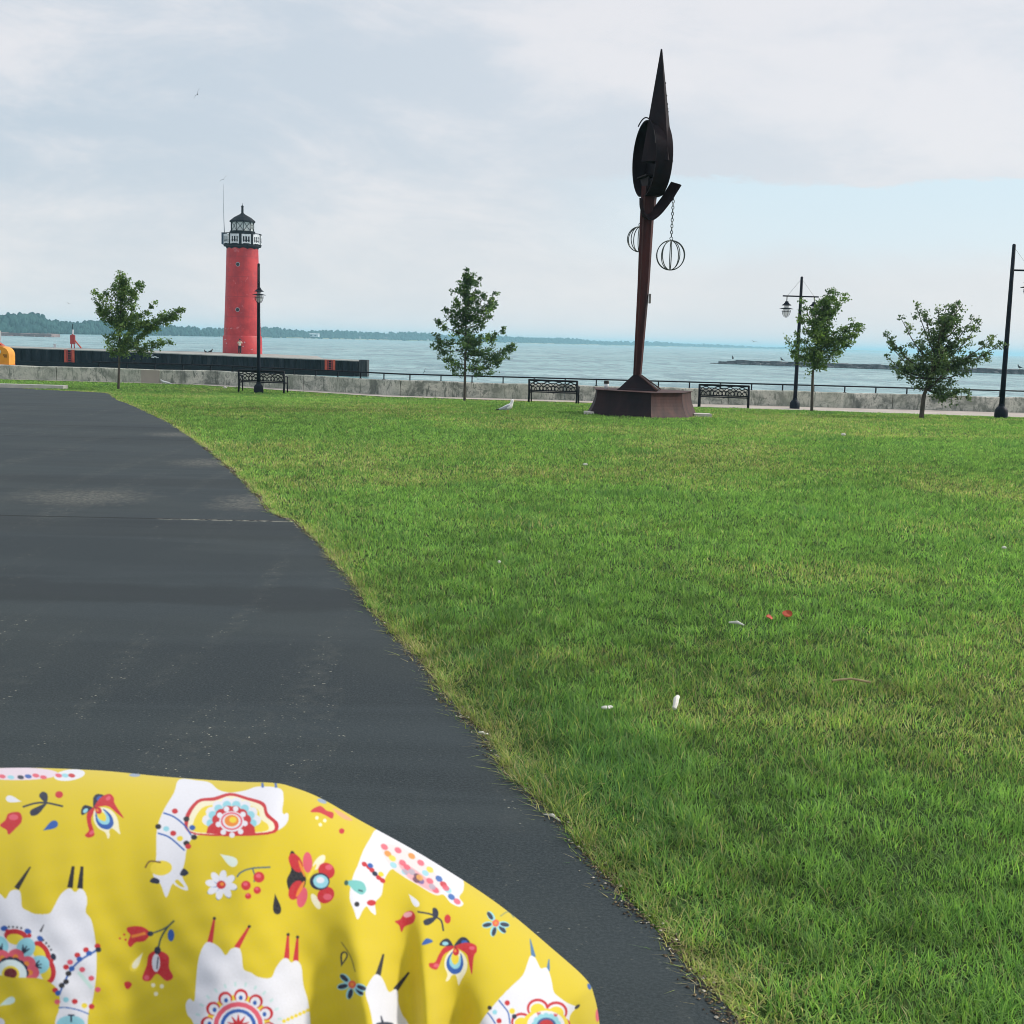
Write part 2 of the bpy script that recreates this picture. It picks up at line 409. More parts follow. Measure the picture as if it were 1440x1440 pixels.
# ------------------------------------------------------------------ lakeside wall and railing
m, t, b = newmat('stained_concrete')
co = ncoord(t); f = nnoise(t, co, 1.3, 7, .68, .8); g = nnoise(t, ncoord(t, (1.6, 1.6, .5)), 3.2, 6, .7, 1.2); h = nnoise(t, co, 18, 4, .7)
c = nramp(t, f, [(.40, (.20, .215, .19)), (.48, (.40, .41, .36)), (.58, (.62, .61, .54))])
c = nmix(t, nramp(t, g, [(.52, 0), (.60, .85)]), c, (.13, .15, .13))
c = nmix(t, nramp(t, h, [(.57, 0), (.63, .8)]), c, (.10, .11, .10))
pk = nnoise(t, co, .35, 2); c = nmix(t, nramp(t, pk, [(.45, 0), (.6, .35)]), c, (.45, .48, .38))
t.links.new(c, b.inputs['Base Color']); b.inputs['Roughness'].default_value = .9
nbump(t, b, nmath(t, 'ADD', f, nmath(t, 'MULTIPLY', h, .3)), .5, .03)
M['wall'] = m
GW = gz(0, 50)
WT = GW + .615
def wall_mesh():
    mb = MB(); line = [(-300, 56), (-60, 56), (-34, 56), (-13, 56), (-4.5, 50.2), (34, 50.2), (60, 50.2), (300, 50.2)]
    cuts = []
    for (x0, y0), (x1, y1) in zip(line[:-1], line[1:]):
        Ls = math.hypot(x1 - x0, y1 - y0); n = max(1, round(Ls / 6.1)) if Ls < 60 else 1
        for i in range(n):
            a = i / n; bb = (i + 1) / n; g_ = .012 / Ls if Ls < 60 else 0
            cuts.append((x0 + (x1 - x0) * (a + g_), y0 + (y1 - y0) * (a + g_), x0 + (x1 - x0) * (bb - g_), y0 + (y1 - y0) * (bb - g_)))
    for x0, y0, x1, y1 in cuts:
        n = max(2, int(math.hypot(x1 - x0, y1 - y0) / .35)) if abs(x1 - x0) < 60 else 1
        rings = []
        for i in range(n + 1):
            k_ = i / n; x = x0 + (x1 - x0) * k_; y = y0 + (y1 - y0) * k_; dz = .012 * math.sin(x * 1.3) + .008 * rnd.uniform(-1, 1)
            rings.append([(x, y, -3.2), (x, y, WT - .03 + dz), (x, y + .03, WT + dz), (x, y + .42, WT + dz), (x, y + .45, -3.2)])
        mb.loft(rings)
    return mb
wall = wall_mesh().build('concrete_wall', M['wall']); tag(wall, 'low stained grey concrete wall running along the whole waterfront below the railing', 'wall')
pa, pb = stand(198, 55.9), stand(223.5, 55.9)
MB().box(((pa.x + pb.x) / 2, 55.985, GW + .28), (pb.x - pa.x, .05, .60)).build('repaired_panel', M['wall_patch'], wall)['label'] = 'smooth tan repair panel in the wall'

RT = 1.65 - 1.392
rl = empty('railing', (0, 50.4, WT), 'thin black metal railing with short posts mounted along the top of the concrete wall', 'railing')
def rel(p, o): return Vector(p) - Vector(o)
lineR = [(-18.5, 56.2), (-13, 56.2), (-4.5, 50.42), (40, 50.42)]
mb = MB(); mb.tube([rel((x, y, RT), rl.location) for x, y in lineR], .028, 8); mb.build('rail', M['black_metal'], rl, True)
proto = None
tot = [0]
for p, q in zip(lineR[:-1], lineR[1:]): tot.append(tot[-1] + math.dist(p, q))
s0 = .3
while s0 < tot[-1]:
    i = max(k for k in range(3) if tot[k] <= s0); f = (s0 - tot[i]) / (tot[i + 1] - tot[i])
    x = lineR[i][0] + (lineR[i + 1][0] - lineR[i][0]) * f; y = lineR[i][1] + (lineR[i + 1][1] - lineR[i][1]) * f
    if proto is None:
        mb = MB(); mb.box((0, 0, (RT - WT) / 2 - .02), (.045, .045, RT - WT - .01)); mb.box((0, 0, .0), (.11, .11, .02))
        po = proto = mb.build('post', M['black_metal'], rl)
    else:
        po = proto.copy(); C.objects.link(po); po.parent = rl
    po.location = rel((x, y, WT), rl.location); s0 += 1.218

# ------------------------------------------------------------------ pier with lighthouse
def pier_front(x): return float(np.interp(x, [-400, -55, -15, 400], [160, 139, 134, 100]))
PT = -.68
def dk(x): return float(np.interp(x, [-120, -55, -40, -28, -15], [-.40, -.47, -.55, -.68, -.80]))
m, t, b = newmat('sheet_pile_steel')
co = ncoord(t); f = nnoise(t, ncoord(t, (1, 1, .3)), 1.6, 6, .7)
c = nramp(t, f, [(.42, (.003, .005, .009)), (.55, (.009, .013, .020)), (.66, (.035, .036, .038))])
sx = t.nodes.new('ShaderNodeSeparateXYZ'); t.links.new(co, sx.inputs[0])
g = nnoise(t, co, 3.2, 4, .7)
zone = nmath(t, 'MULTIPLY', nramp(t, nmath(t, 'ADD', sx.outputs[2], 2.2), [(.55, 0), (.68, 1), (.85, 1), (.98, 0)]), nramp(t, g, [(.48, 0), (.62, .5)]))
c = nmix(t, zone, c, (.22, .24, .25))
t.links.new(c, b.inputs['Base Color']); b.inputs['Roughness'].default_value = .75; b.inputs['Specular IOR Level'].default_value = .15
M['pile'] = m
def pback(x): return float(np.interp(x, [-120, -44, -36, -24, -21, 0], [149.5, 149, 156, 155, 140, 139]))
PXR = at(517, 507, 134).x
pr = empty('pier', (PXR, 128, WZ), 'long black steel pier with pale concrete top, carrying the red lighthouse', 'pier')
o0 = Vector(pr.location)
mb = MB(); rings = []; x = -120.0
prof = []
while x < PXR - .95:
    y = pier_front(x)
    prof += [(x, y), (x + .42, y), (x + .56, y + .30), (x + .98, y + .30)]; x += 1.12
prof.append((PXR - .95, pier_front(PXR - .95)))
vs = []; fs = []
for px_, py_ in prof: vs += [rel((px_, py_, -3.4), o0), rel((px_, py_, dk(px_) - .09), o0)]
for i in range(len(prof) - 1): fs.append((2 * i, 2 * i + 2, 2 * i + 3, 2 * i + 1))
mb.add(vs, fs)
# end and back of the piling
xe = PXR - .95; ye = pier_front(xe)
mb.box(rel(((xe - .2), ye + 4.6, -2.1), o0), (.3, 9.0, 2.4))
mb.build('sheet_piling', M['pile'], pr)
mb = MB(); vs = []
xx = sorted([-120, -100, -70, -55, -50, -44, -40, -36, -28, -24, -21, PXR - .93]); vs = []
for x in xx: vs += [rel((x, pier_front(x) - .08, dk(x) - .09), o0), rel((x, pier_front(x) - .08, dk(x)), o0), rel((x, pback(x), dk(x) - .02), o0), rel((x, pback(x), -3.4), o0)]
fs = []
for i in range(len(xx) - 1):
    for k in range(3): fs.append((4 * i + k, 4 * i + 4 + k, 4 * i + 5 + k, 4 * i + 1 + k))
fs += [(44, 45, 46, 47)]
mb.add(vs, fs); mb.build('deck', surf('worn_deck_concrete', (.42, .41, .37), (.28, .28, .26), 1.2, .9), pr)
# dark lower wale just above the water, stopping short of the end
mb = MB(); rings = []
for x in np.linspace(-120, PXR - 1.3, 10):
    y = pier_front(x); rings.append([rel(q, o0) for q in ((x, y - .55, -3.0), (x, y - .55, WZ + .50), (x, y - .02, WZ + .56), (x, y - .02, -3.0))])
mb.loft(rings); mb.build('fender_wale', surf('wet_steel', (.004, .006, .009), None, 2, .7, spec=.12), pr)
# round-cornered end caisson
mb = MB(); mb.box(rel((PXR - .46, ye + .7, -1.95), o0), (.86, 1.7, 2.5))
for k_ in range(4): mb.box(rel((PXR - .80 + k_ * .23, ye - .19, -1.93), o0), (.15, .12, 2.4))
mb.build('end_caisson', surf('weathered_timber', (.05, .052, .05), (.012, .016, .02), 3, .8, stretch=(2, 2, .3)), pr)
for pxc in (96.5, 464):
    p = at(pxc, 495, pier_front(at(pxc, 495, 135).x) - .25); yb = pier_front(p.x) - .12
    fr0 = []
    for s_ in (-1, 1): fr0.append(MB().box(rel((p.x + s_ * .42, yb, (dk(p.x) + WZ) / 2 + .24), o0), (.24, .16, dk(p.x) - WZ - .52)).build('ladder_frame', M['orange_paint'], pr, bevel=.01))
    f_ = pr
    ld = MB()
    for s_ in (-1, 1): ld.box(rel((p.x + s_ * .2, yb - .02, (dk(p.x) + WZ) / 2 + .24), o0), (.10, .06, dk(p.x) - WZ - .6))
    for q in range(5): ld.box(rel((p.x, yb - .02, WZ + .62 + .24 * q), o0), (.40, .05, .05))
    ld.build('ladder', M['red_paint2'], f_)
# small white scribble on the piling
sc = MB(); p = at(213, 503, pier_front(-40) - .1)
for i, (a_, b_) in enumerate([((0, .3), (.0, .05)), ((0, .3), (.22, .3)), ((0, .05), (.3, .0)), ((.3, 0), (.3, .16)), ((.3, .16), (.55, .13)), ((.55, .13), (.5, .0)), ((.5, 0), (.8, .04)), ((.15, .16), (.25, .05))]):
    yq = pier_front(p.x) - .06
    sc.tube([rel((p.x + a_[0], yq, p.z + a_[1]), o0), rel((p.x + b_[0], yq, p.z + b_[1]), o0)], .035, 5)
sc.build('painted_scribble', M['white_paint'], pr)

# lighthouse
LH = Vector((at(341.0, 498, 152).x, 152, PT))
S = 152 / FP
lh = empty('lighthouse', LH, 'round red lighthouse tower with black lantern roof and white panelled gallery on the pier', 'lighthouse')
m, t, b = newmat('lighthouse_red')
co = ncoord(t); f = nnoise(t, co, .55, 6, .65); g = nnoise(t, ncoord(t, (1, 1, .35)), 1.6, 6, .7); h = nnoise(t, co, 4, 4, .6)
c = nramp(t, f, [(.42, (.42, .016, .022)), (.58, (.58, .032, .036))])
c = nmix(t, nramp(t, g, [(.50, 0), (.62, .55)]), c, (.34, .02, .035))
c = nmix(t, nramp(t, nnoise(t, co, 1.3, 6, .75, .5), [(.60, 0), (.66, .6)]), c, (.66, .22, .24))
sx = t.nodes.new('ShaderNodeSeparateXYZ'); t.links.new(co, sx.inputs[0])
for zz in (4.3, 6.6, 8.9, 11.2):
    k_ = nramp(t, nmath(t, 'ABSOLUTE', nmath(t, 'SUBTRACT', sx.outputs[2], zz)), [(.02, .4), (.06, 0)]); c = nmix(t, k_, c, (.25, .02, .03))
t.links.new(c, b.inputs['Base Color']); b.inputs['Roughness'].default_value = .55
M['lh_red'] = m
def hh(y): return at(338.6, y, 152).z - PT
rb, rt_ = 25.2 * S, 21.6 * S
mb = MB(); mb.lathe([(rb * .99, 0), (rb, hh(440) * .5), ((rb * .45 + rt_ * .55), hh(410)), (rt_, hh(348))], 48)
tw = mb.build('tower', M['lh_red'], lh, 'auto')
mb = MB(); mb.lathe([(rb + .17, 0), (rb + .14, hh(474)), (rb + .05, hh(472))], 48); mb.build('plinth', M['lh_red'], lh, 'auto')
for yy, rr in ((373, 22.4), (436, 24.2)):
    a_ = R(-94); z_ = hh(yy); rad = np.interp(z_, [0, hh(410), hh(348)], [rb, rb * .45 + rt_ * .55, rt_])
    cpos = Vector((math.cos(a_) * rad, math.sin(a_) * rad, z_))
    pf = MB(); pf.ring(cpos + Vector((0, -.02, 0)), (1, 0, 0), (0, 0, 1), .22, .03, 20, 6)
    fo = pf.build('porthole', M['grey_feather'], tw, True)
    gl = MB(); gl.tube([cpos + Vector((0, .3, 0)), cpos + Vector((0, -.04, 0))], .2, 20); gl.build('pane', M['window_dark'], fo)
M['scuff'] = surf('pinkish_white', (.72, .6, .62), (.45, .25, .35), 5, .8)
for (px_, py_, w_, h_) in [(316.5, 462, 2.5, 1.0), (321, 462.4, 3, .7), (325.5, 462, 2.5, .9), (329.5, 462.4, 3, .9), (321, 478, 4.2, 2.2), (323, 483, 2.5, 1.6), (349, 481, 2.4, 3.0), (347, 487, 1.6, 2.0), (358, 490.5, 5, 1.4)]:
    xo = (px_ - 340.5) * S; z_ = hh(py_); rad = rb + (.2 if py_ > 474 else .02); xo = max(-rad * .93, min(rad * .93, xo)); a_ = -math.acos(xo / rad)
    gr = MB(); aa = a_; z2 = z_
    for q in range(2):
        gr.box((math.cos(aa) * (rad + .005), math.sin(aa) * (rad + .005), z2), (w_ * S * rnd.uniform(.5, .9), .02 + .006 * q, h_ * S * rnd.uniform(.3, .6)), Matrix.Rotation(aa + math.pi / 2, 3, 'Z') @ Matrix.Rotation(rnd.uniform(-.7, .7), 3, 'Y'))
    gr.build('paint_scuff', M['scuff'], tw)

# gallery
zg = hh(347); RG = 25.6 * S
mb = MB(); mb.lathe([(rt_ * .98, -.45), (RG * .9, -.05), (RG * 1.02, 0), (RG * 1.02, .22), (.1, .22)], 12, (0, 0, zg)); gal = mb.build('gallery', M['black_metal'], lh)
NG = 10
mb = MB()
for z_ in (.25, .62, 1.45): mb.ring((0, 0, zg + z_), (1, 0, 0), (0, 1, 0), RG, .045, NG * 4, 6)
for i in range(NG):
    a_ = 2 * math.pi * (i + .5) / NG + .1; mb.box((math.cos(a_) * RG, math.sin(a_) * RG, zg + .8), (.12, .12, 1.3), Matrix.Rotation(a_, 3, 'Z'))
mb.build('gallery_railing', M['black_metal'], gal)
for i in range(NG):
    a_ = 2 * math.pi * i / NG + .1; mb = MB(); Rm = Matrix.Rotation(a_, 3, 'Z'); ctr = Rm @ Vector((RG * .985, 0, zg + .78))
    wd = 2 * RG * math.sin(math.pi / NG) * .80
    for yo, ww in ((-.43, .14), (-.15, .09), (.15, .09), (.43, .14)): mb.box(ctr + Rm @ Vector((0, yo * wd, 0)), (.05, ww * wd, 1.02), Rm)
    for zo, wz in ((-.45, .22), (.42, .26)): mb.box(ctr + Rm @ Vector((.001, 0, zo)), (.054, wd * .999, wz), Rm)
    mb.build('white_panel', M['white_paint'], gal)
# lantern room
zl = zg + .22; RLn = 15.8 * S
mb = MB(); mb.lathe([(RLn * 1.06, 0), (RLn * 1.06, 1.35), (RLn * 1.12, 1.4), (RLn * 1.12, 1.55), (.1, 1.55)], 10, (0, 0, zl)); mb.build('lantern_base', M['black_metal'], lh)
zb = zl + 1.55; zt = hh(312.5)
gm, t, b = newmat('lantern_glass'); b.inputs['Base Color'].default_value = (.75, .82, .8, 1); b.inputs['Roughness'].default_value = .1; b.inputs['Alpha'].default_value = .7
mb = MB(); mb.lathe([(RLn * .97, zb), (RLn * .97, zt)], 10, cap=False); gls = mb.build('lantern_glass', gm, lh)
mb = MB(); NL = 10
for i in range(NL):
    a0 = 2 * math.pi * i / NL; a1 = 2 * math.pi * (i + 1) / NL
    P = lambda a_, z_: Vector((math.cos(a_) * RLn, math.sin(a_) * RLn, z_))
    mb.tube([P(a0, zb), P(a0, zt)], .035, 5); mb.tube([P(a0, zb), P(a1, zt)], .03, 4); mb.tube([P(a1, zb), P(a0, zt)], .03, 4)
mb.build('lattice_bars', M['black_metal'], gls)
mb = MB(); mb.lathe([(.32, zb), (.32, zb + .3), (.2, zb + .45), (.38, zb + .6), (.38, zb + 1.0), (.1, zb + 1.15)], 16); mb.build('lens', M['white_paint'], lh, 'auto')
mb = MB(); mb.lathe([(RLn * 1.0, zt - .04), (17.8 * S, zt - .02), (17.8 * S, zt + .14), (12 * S, hh(306)), (4 * S, hh(301.5)), (1.7 * S, hh(299.5)), (1.5 * S, hh(291.5)), (2.0 * S, hh(291)), (1.6 * S, hh(289.5)), (.3 * S, hh(288.5)), (.18 * S, hh(285.5))], 10)
mb.build('lantern_roof', M['black_metal'], lh)
mb = MB(); mb.box((-RG * .93, -.4, zg + .85), (.45, 1.1, 1.35)); mb.build('equipment_box', surf('dark_blue_paint', (.02, .05, .10), None, 3, .5), gal, bevel=.02)
mb = MB(); xa = -RG * 1.0 + .15
mb.tube([(xa, -.4, zg + 1.5), (xa - .06, -.4, zg + 3.2), (xa - .10, -.4, zg + 5.5), (xa - .10, -.4, zg + 7.0)], [.05, .035, .02, .012], 6); mb.build('whip_antenna', surf('grey_rod', (.25, .3, .34), None, 4, .5), gal)

# ------------------------------------------------------------------ person at the lighthouse door
def skin_mesh(name, verts, edges, radii, mat, parent=None, sub=2, root=0):
    me = bpy.data.meshes.new(name); me.from_pydata(verts, edges, []); me.materials.append(mat)
    o = bpy.data.objects.new(name, me); C.objects.link(o)
    sm = o.modifiers.new('skin', 'SKIN'); sm.use_smooth_shade = True
    for i, r_ in enumerate(radii):
        sv = me.skin_vertices[0].data[i]; sv.radius = (r_, r_) if not isinstance(r_, tuple) else r_; sv.use_root = (i == root)
    s_ = o.modifiers.new('sub', 'SUBSURF'); s_.levels = sub; s_.render_levels = sub
    if parent: o.parent = parent
    return o
skinm = surf('skin', (.50, .30, .20), None, 9, .6)
V = [(0, 0, .90), (0, 0, 1.05), (0, 0, 1.25), (0, 0, 1.36), (0, 0, 1.43), (0, .01, 1.50), (0, .01, 1.60),
     (.17, 0, 1.33), (.28, -.08, 1.18), (.16, -.26, 1.34), (.10, -.33, 1.42),
     (-.17, 0, 1.33), (-.28, -.08, 1.18), (-.16, -.26, 1.34), (-.08, -.33, 1.42),
     (.09, 0, .84), (.10, -.01, .47), (.10, 0, .09), (.11, -.13, .03), (-.09, 0, .84), (-.10, -.01, .47), (-.10, 0, .09), (-.11, -.13, .03)]
E = [(0, 1), (1, 2), (2, 3), (3, 4), (4, 5), (5, 6), (3, 7), (7, 8), (8, 9), (9, 10), (3, 11), (11, 12), (12, 13), (13, 14), (0, 15), (15, 16), (16, 17), (17, 18), (0, 19), (19, 20), (20, 21), (21, 22)]
rad = [.13, .12, .14, .10, .05, .085, .09, .06, .045, .035, .03, .06, .045, .035, .03, .09, .06, .04, .03, .09, .06, .04, .03]
pp = at(337.2, 499, 148.6)
person = skin_mesh('person', V, E, rad, skinm); person.location = (pp.x, 148.6, PT); person.scale = (1.04,) * 3
person.rotation_euler = (0, 0, R(0))
tag(person, 'person in white top and black trousers at the lighthouse foot with raised hands', 'person')
skin_mesh('shirt', [V[i] for i in (0, 1, 2, 3, 7, 8, 11, 12)], [(0, 1), (1, 2), (2, 3), (3, 4), (4, 5), (3, 6), (6, 7)], [.15, .145, .16, .12, .075, .06, .075, .06], surf('white_cloth', (.75, .75, .55), (.7, .72, .68), 6, .9), person)
skin_mesh('trousers', [V[i] for i in (0, 15, 16, 17, 19, 20, 21)], [(0, 1), (1, 2), (2, 3), (0, 4), (4, 5), (5, 6)], [.155, .115, .085, .07, .115, .085, .07], surf('black_cloth', (.012, .012, .016), None, 6, .9), person)
hb = MB(); hb.ball((0, .03, 1.60), (.115, .12, .13), 12, 8); hb.build('hair', surf('dark_hair', (.03, .02, .015), None, 20, .7), person, True)

# marker post with brace on the pier
mp_ = at(102.5, 489.5, 145)
mk = empty('marker_post', (mp_.x, 145, dk(mp_.x)), 'thin red and white post with a slanting brace standing on the pier', 'post')
k_ = 145 / FP
mb = MB(); mb.box((0, 0, 1.0), (.5, .3, 1.0)); mb.tube([(-.18, 0, 0), (-.12, 0, .6)], .06, 6); mb.tube([(.18, 0, 0), (.14, 0, .6)], .06, 6); mb.tube([(0, 0, 1.4), (.0, 0, 1.6)], .12, 6)
mb.build('red_stand', M['red_paint2'], mk)
MB().tube([(0.02, 0, 1.55), (.04, 0, 2.1)], .1, 8).build('white_collar', M['white_paint'], mk)
MB().tube([(.04, 0, 2.08), (.03, 0, 2.75)], .045, 6).build('mast', M['black_metal'], mk)
MB().tube([(.2, 0, .95), (.95, 0, .05)], .08, 6).build('brace', M['orange_paint'], mk)
bp = at(77, 489, 146); bo = MB(); bo.lathe([(.13, 0), (.13, .32), (.17, .36), (.15, .44), (.02, .46)], 12)
tag(bo.build('bollard', M['white_paint'], loc=(bp.x, 146, dk(bp.x))), 'small white bollard on the pier edge left of the red and white post', 'bollard')

# ------------------------------------------------------------------ birds
def bird_standing(name, loc, label, body_m, wing_m, tip_m, s=1.0, rz=0, upright=.9, group=None):
    o = empty(name, loc, label, 'bird', group, rz); o.scale = (s,) * 3
    mb = MB(); rings = []
    # spine from tail to head; x forward
    sp = [(-.20, .13, .010, .012), (-.14, .135, .035, .028), (-.07, .15, .058, .052), (0, .17, .068, .066), (.05, .20, .060, .062), (.078, .245, .038, .040), (.088, .285, .034, .034), (.094, .31, .036, .036), (.104, .33, .030, .028), (.112, .345, .012, .010)]
    for i, (x, z, ry_, rz_) in enumerate(sp):
        nx, nz = sp[min(i + 1, len(sp) - 1)][0] - sp[max(i - 1, 0)][0], sp[min(i + 1, len(sp) - 1)][1] - sp[max(i - 1, 0)][1]
        tl = math.hypot(nx, nz); nx /= tl; nz /= tl
        rings.append([(x - nz * math.sin(a) * rz_, math.cos(a) * ry_, z + nx * math.sin(a) * rz_) for a in [2 * math.pi * k / 14 for k in range(14)]])
    mb.loft(rings); mb.build('body', body_m, o, True)
    for s_ in (-1, 1):
        wb = MB(); ws = [(-.23, .115, .004, .012), (-.16, .13, .010, .022), (-.08, .155, .014, .040), (0, .185, .014, .042), (.04, .205, .008, .025)]
        rr = []
        for x, z, ry_, rz_ in ws: rr.append([(x, s_ * (.050 * min(1, (x + .30) / .22)) + math.cos(a) * ry_, z + math.sin(a) * rz_) for a in [2 * math.pi * k / 10 for k in range(10)]])
        wb.loft(rr); wg = wb.build('wing', wing_m, o, True)
        tb = MB(); tb.loft([[(x, s_ * .018 + math.cos(a) * ry_, z + math.sin(a) * rz_) for a in [2 * math.pi * k / 8 for k in range(8)]] for x, z, ry_, rz_ in [(-.30, .095, .003, .004), (-.25, .108, .008, .012), (-.20, .12, .010, .016)]]); tb.build('wing_tip', tip_m, wg, True)
        lg = MB(); lg.tube([(.0, s_ * .025, .115), (.005, s_ * .025, .06), (0, s_ * .025, 0)], .005, 5); lg.tube([(0, s_ * .025, .004), (.04, s_ * .03, .003)], .006, 5); lg.build('leg', M['orange_beak'], o)
    MB().tube([(.12, 0, .322), (.15, 0, .315), (.168, 0, .306)], [.010, .008, .003], 6).build('beak', M['orange_beak'], o)
    for s_ in (-1, 1): MB().ball((.110, s_ * .029, .325), .005, 6, 4).build('eye', M['black_feather'], o)
    return o
bird_standing('gull', on_ground(714, 583.2), 'white gull with grey wings and black wing tips standing on the lawn facing right', M['white_fluff'], M['grey_feather'], M['black_feather'], 1.02, R(8))
g2 = at(289, 498, 142); bird_standing('cormorant', (g2.x, 142, dk(g2.x)), 'smaller black bird sitting at left of a pair on the pier left of the lighthouse', M['black_feather'], M['black_feather'], M['black_feather'], 1.25, R(170), group='black birds on the pier')
g2 = at(296.5, 498, 142); bird_standing('cormorant', (g2.x, 142, dk(g2.x)), 'larger black bird sitting beside another on the pier, nearer the lighthouse', M['black_feather'], M['black_feather'], M['black_feather'], 1.6, R(15), group='black birds on the pier')
def bird_flying(loc, label, s, tilt, mat1, rz=0, wing=.5):
    o = empty('flying_bird', loc, label, 'bird', 'birds in the air', rz); o.scale = (s,) * 3; o.rotation_euler = (tilt[0], tilt[1], rz)
    mb = MB(); mb.loft([[(math.cos(a) * r_, y, math.sin(a) * r_ * .9) for a in [2 * math.pi * k / 10 for k in range(10)]] for y, r_ in [(-.28, .01), (-.18, .035), (-.05, .06), (.08, .055), (.16, .035), (.2, .03), (.24, .008)]])
    mb.build('body', mat1, o, True)
    for s_ in (-1, 1):
        wb = MB(); rr = []
        for u, c_, z_, th in [(.03, .11, .01, .012), (.25, .10, .12, .010), (.45, .075, .14, .008), (.68, .02, .06, .004)]:
            rr.append([(s_ * u, -.02 + c_ * math.cos(a) - (.12 if u > .6 else .0), z_ * wing * 2 + th * math.sin(a)) for a in [2 * math.pi * k / 10 for k in range(10)]])
        wb.loft(rr); wb.build('wing', mat1, o, True)
bird_flying(at(277.8, 132.5, 60), 'dark bird with tilted wings gliding high in the upper left sky', .42, (0, R(-62)), M['black_feather'], .3)
bird_flying(at(314.8, 252, 140), 'pale gull flying just above the tip of the lighthouse antenna', .8, (0, R(-40)), surf('pale_feather', (.6, .6, .6), (.08, .08, .09), 3, .8), .2)
bird_flying(at(96.5, 427, 150), 'tiny dark bird in the air left of the leftmost tree', .5, (0, R(20)), M['black_feather'])
bird_flying(at(1060, 480.5, 120), 'tiny dark bird low over the lake right of the sculpture', .6, (0, R(15)), M['black_feather'])
bird_flying(at(597.3, 522.5, 90), 'dark bird skimming the water left of the middle tree', .42, (0, R(-65)), M['black_feather'], .4)

# ------------------------------------------------------------------ breakwaters
def blockwork(name, pts, hgt, wid, mat, label, seed, n):
    r_ = random.Random(seed); mb = MB(); tot = [0]
    for p, q in zip(pts[:-1], pts[1:]): tot.append(tot[-1] + math.dist(p, q))
    for i in range(n):
        s_ = tot[-1] * (i + .5) / n; k = max(j for j in range(len(pts) - 1) if tot[j] <= s_); f = (s_ - tot[k]) / (tot[k + 1] - tot[k])
        x = pts[k][0] + (pts[k + 1][0] - pts[k][0]) * f; y = pts[k][1] + (pts[k + 1][1] - pts[k][1]) * f
        ang = math.atan2(pts[k + 1][1] - pts[k][1], pts[k + 1][0] - pts[k][0]); ln = tot[-1] / n
        e_ = min(1, (i + .5) / 3) if n > 20 else 1
        mb.box((x, y, WZ + hgt * e_ * .45 - .5), (ln * 1.03, wid, hgt * e_ + 1 + r_.uniform(-.12, .12)), Matrix.Rotation(ang, 3, 'Z') @ Matrix.Rotation(r_.uniform(-.012, .012), 3, 'Y') @ Matrix.Rotation(r_.uniform(-.05, .05), 3, 'X'))
        for _ in range(5):
            rx = x + r_.uniform(-.5, .5) * ln; mb.ball((rx, y - wid / 2 + r_.uniform(-.9, .2), WZ + .08), (r_.uniform(.4, 1.1), .7, r_.uniform(.25, .6) * e_), 6, 4)
    return tag(mb.build(name, mat), label, 'breakwater')
bpts = [(at(1003, 511, 318).x, 318), (at(1240, 517, 298).x, 298), (at(1440, 523, 280).x, 280), (at(1640, 523, 266).x, 266)]
blockwork('breakwater', bpts, 1.05, 4.5, surf('dark_stone', (.16, .17, .18), (.045, .055, .065), .8, .85, 0, .3), 'low dark stone breakwater lying in the lake on the right', 3, 46)
m2 = surf('brown_stone', (.32, .24, .23), (.16, .12, .12), .12, .9)
blockwork('breakwater', [(at(-120, 455, 640).x, 640), (at(78, 459, 620).x, 620)], 1.6, 7, m2, 'brown rock breakwater far off at the left below the wooded shore', 4, 14)
for i, (px_, D_, lb) in enumerate([(1030, 314, 'small dark bird perched near the left tip of the breakwater'), (1099, 308, 'small dark bird perched on the breakwater left of the second lamp post'), (1434, 280, 'dark bird perched on the breakwater at the right edge')]):
    z_ = WZ + .97; p = at(px_, 512, D_); bird_standing('cormorant', (p.x, D_, z_), lb, M['black_feather'], M['black_feather'], M['black_feather'], 3.2, R(90 + 30 * i), group='birds perched on the breakwater')

# ------------------------------------------------------------------ far wooded shore
sp_px = [-260, 0, 130, 260, 400, 560, 700, 840, 1000, 1120, 1260]
sp_D = [780, 900, 1100, 1400, 1800, 2200, 2650, 3200, 4000, 4800, 5800]
sp_h = [28, 27, 21, 15.5, 14.5, 12.5, 10.5, 8.8, 6, 4.0, 1.5]
def shore(px_): D_ = float(np.interp(px_, sp_px, sp_D)); x = (px_ - 720) / FP * D_; return x, D_
mb = MB(); fr = []
for px_ in np.linspace(-260, 1260, 60):
    x, D_ = shore(px_); wgt = D_ / FP
    fr.append([(x, D_ - 4, WZ - 1), (x, D_, WZ + .9 * wgt), (x, D_ + 30 * wgt, WZ + 2.2 * wgt), (x, D_ + 900, WZ + 2.5 * wgt), (x, D_ + 900, WZ - 1)])
mb.loft(fr)
tag(mb.build('shoreline_terrain', surf('beach', (.42, .40, .30), (.10, .16, .06), .02, .9)), kind='structure')
m, t, b = newmat('far_foliage_hazed')
f = nnoise(t, ncoord(t), .12, 6, .7); t.links.new(nramp(t, f, [(.42, (.018, .052, .052)), (.58, (.036, .088, .078))]), b.inputs['Base Color']); b.inputs['Roughness'].default_value = .95; b.inputs['Specular IOR Level'].default_value = .1  # bluish tint puts part of the distance haze into the leaf colour
mb = MB(); rr_ = random.Random(21)
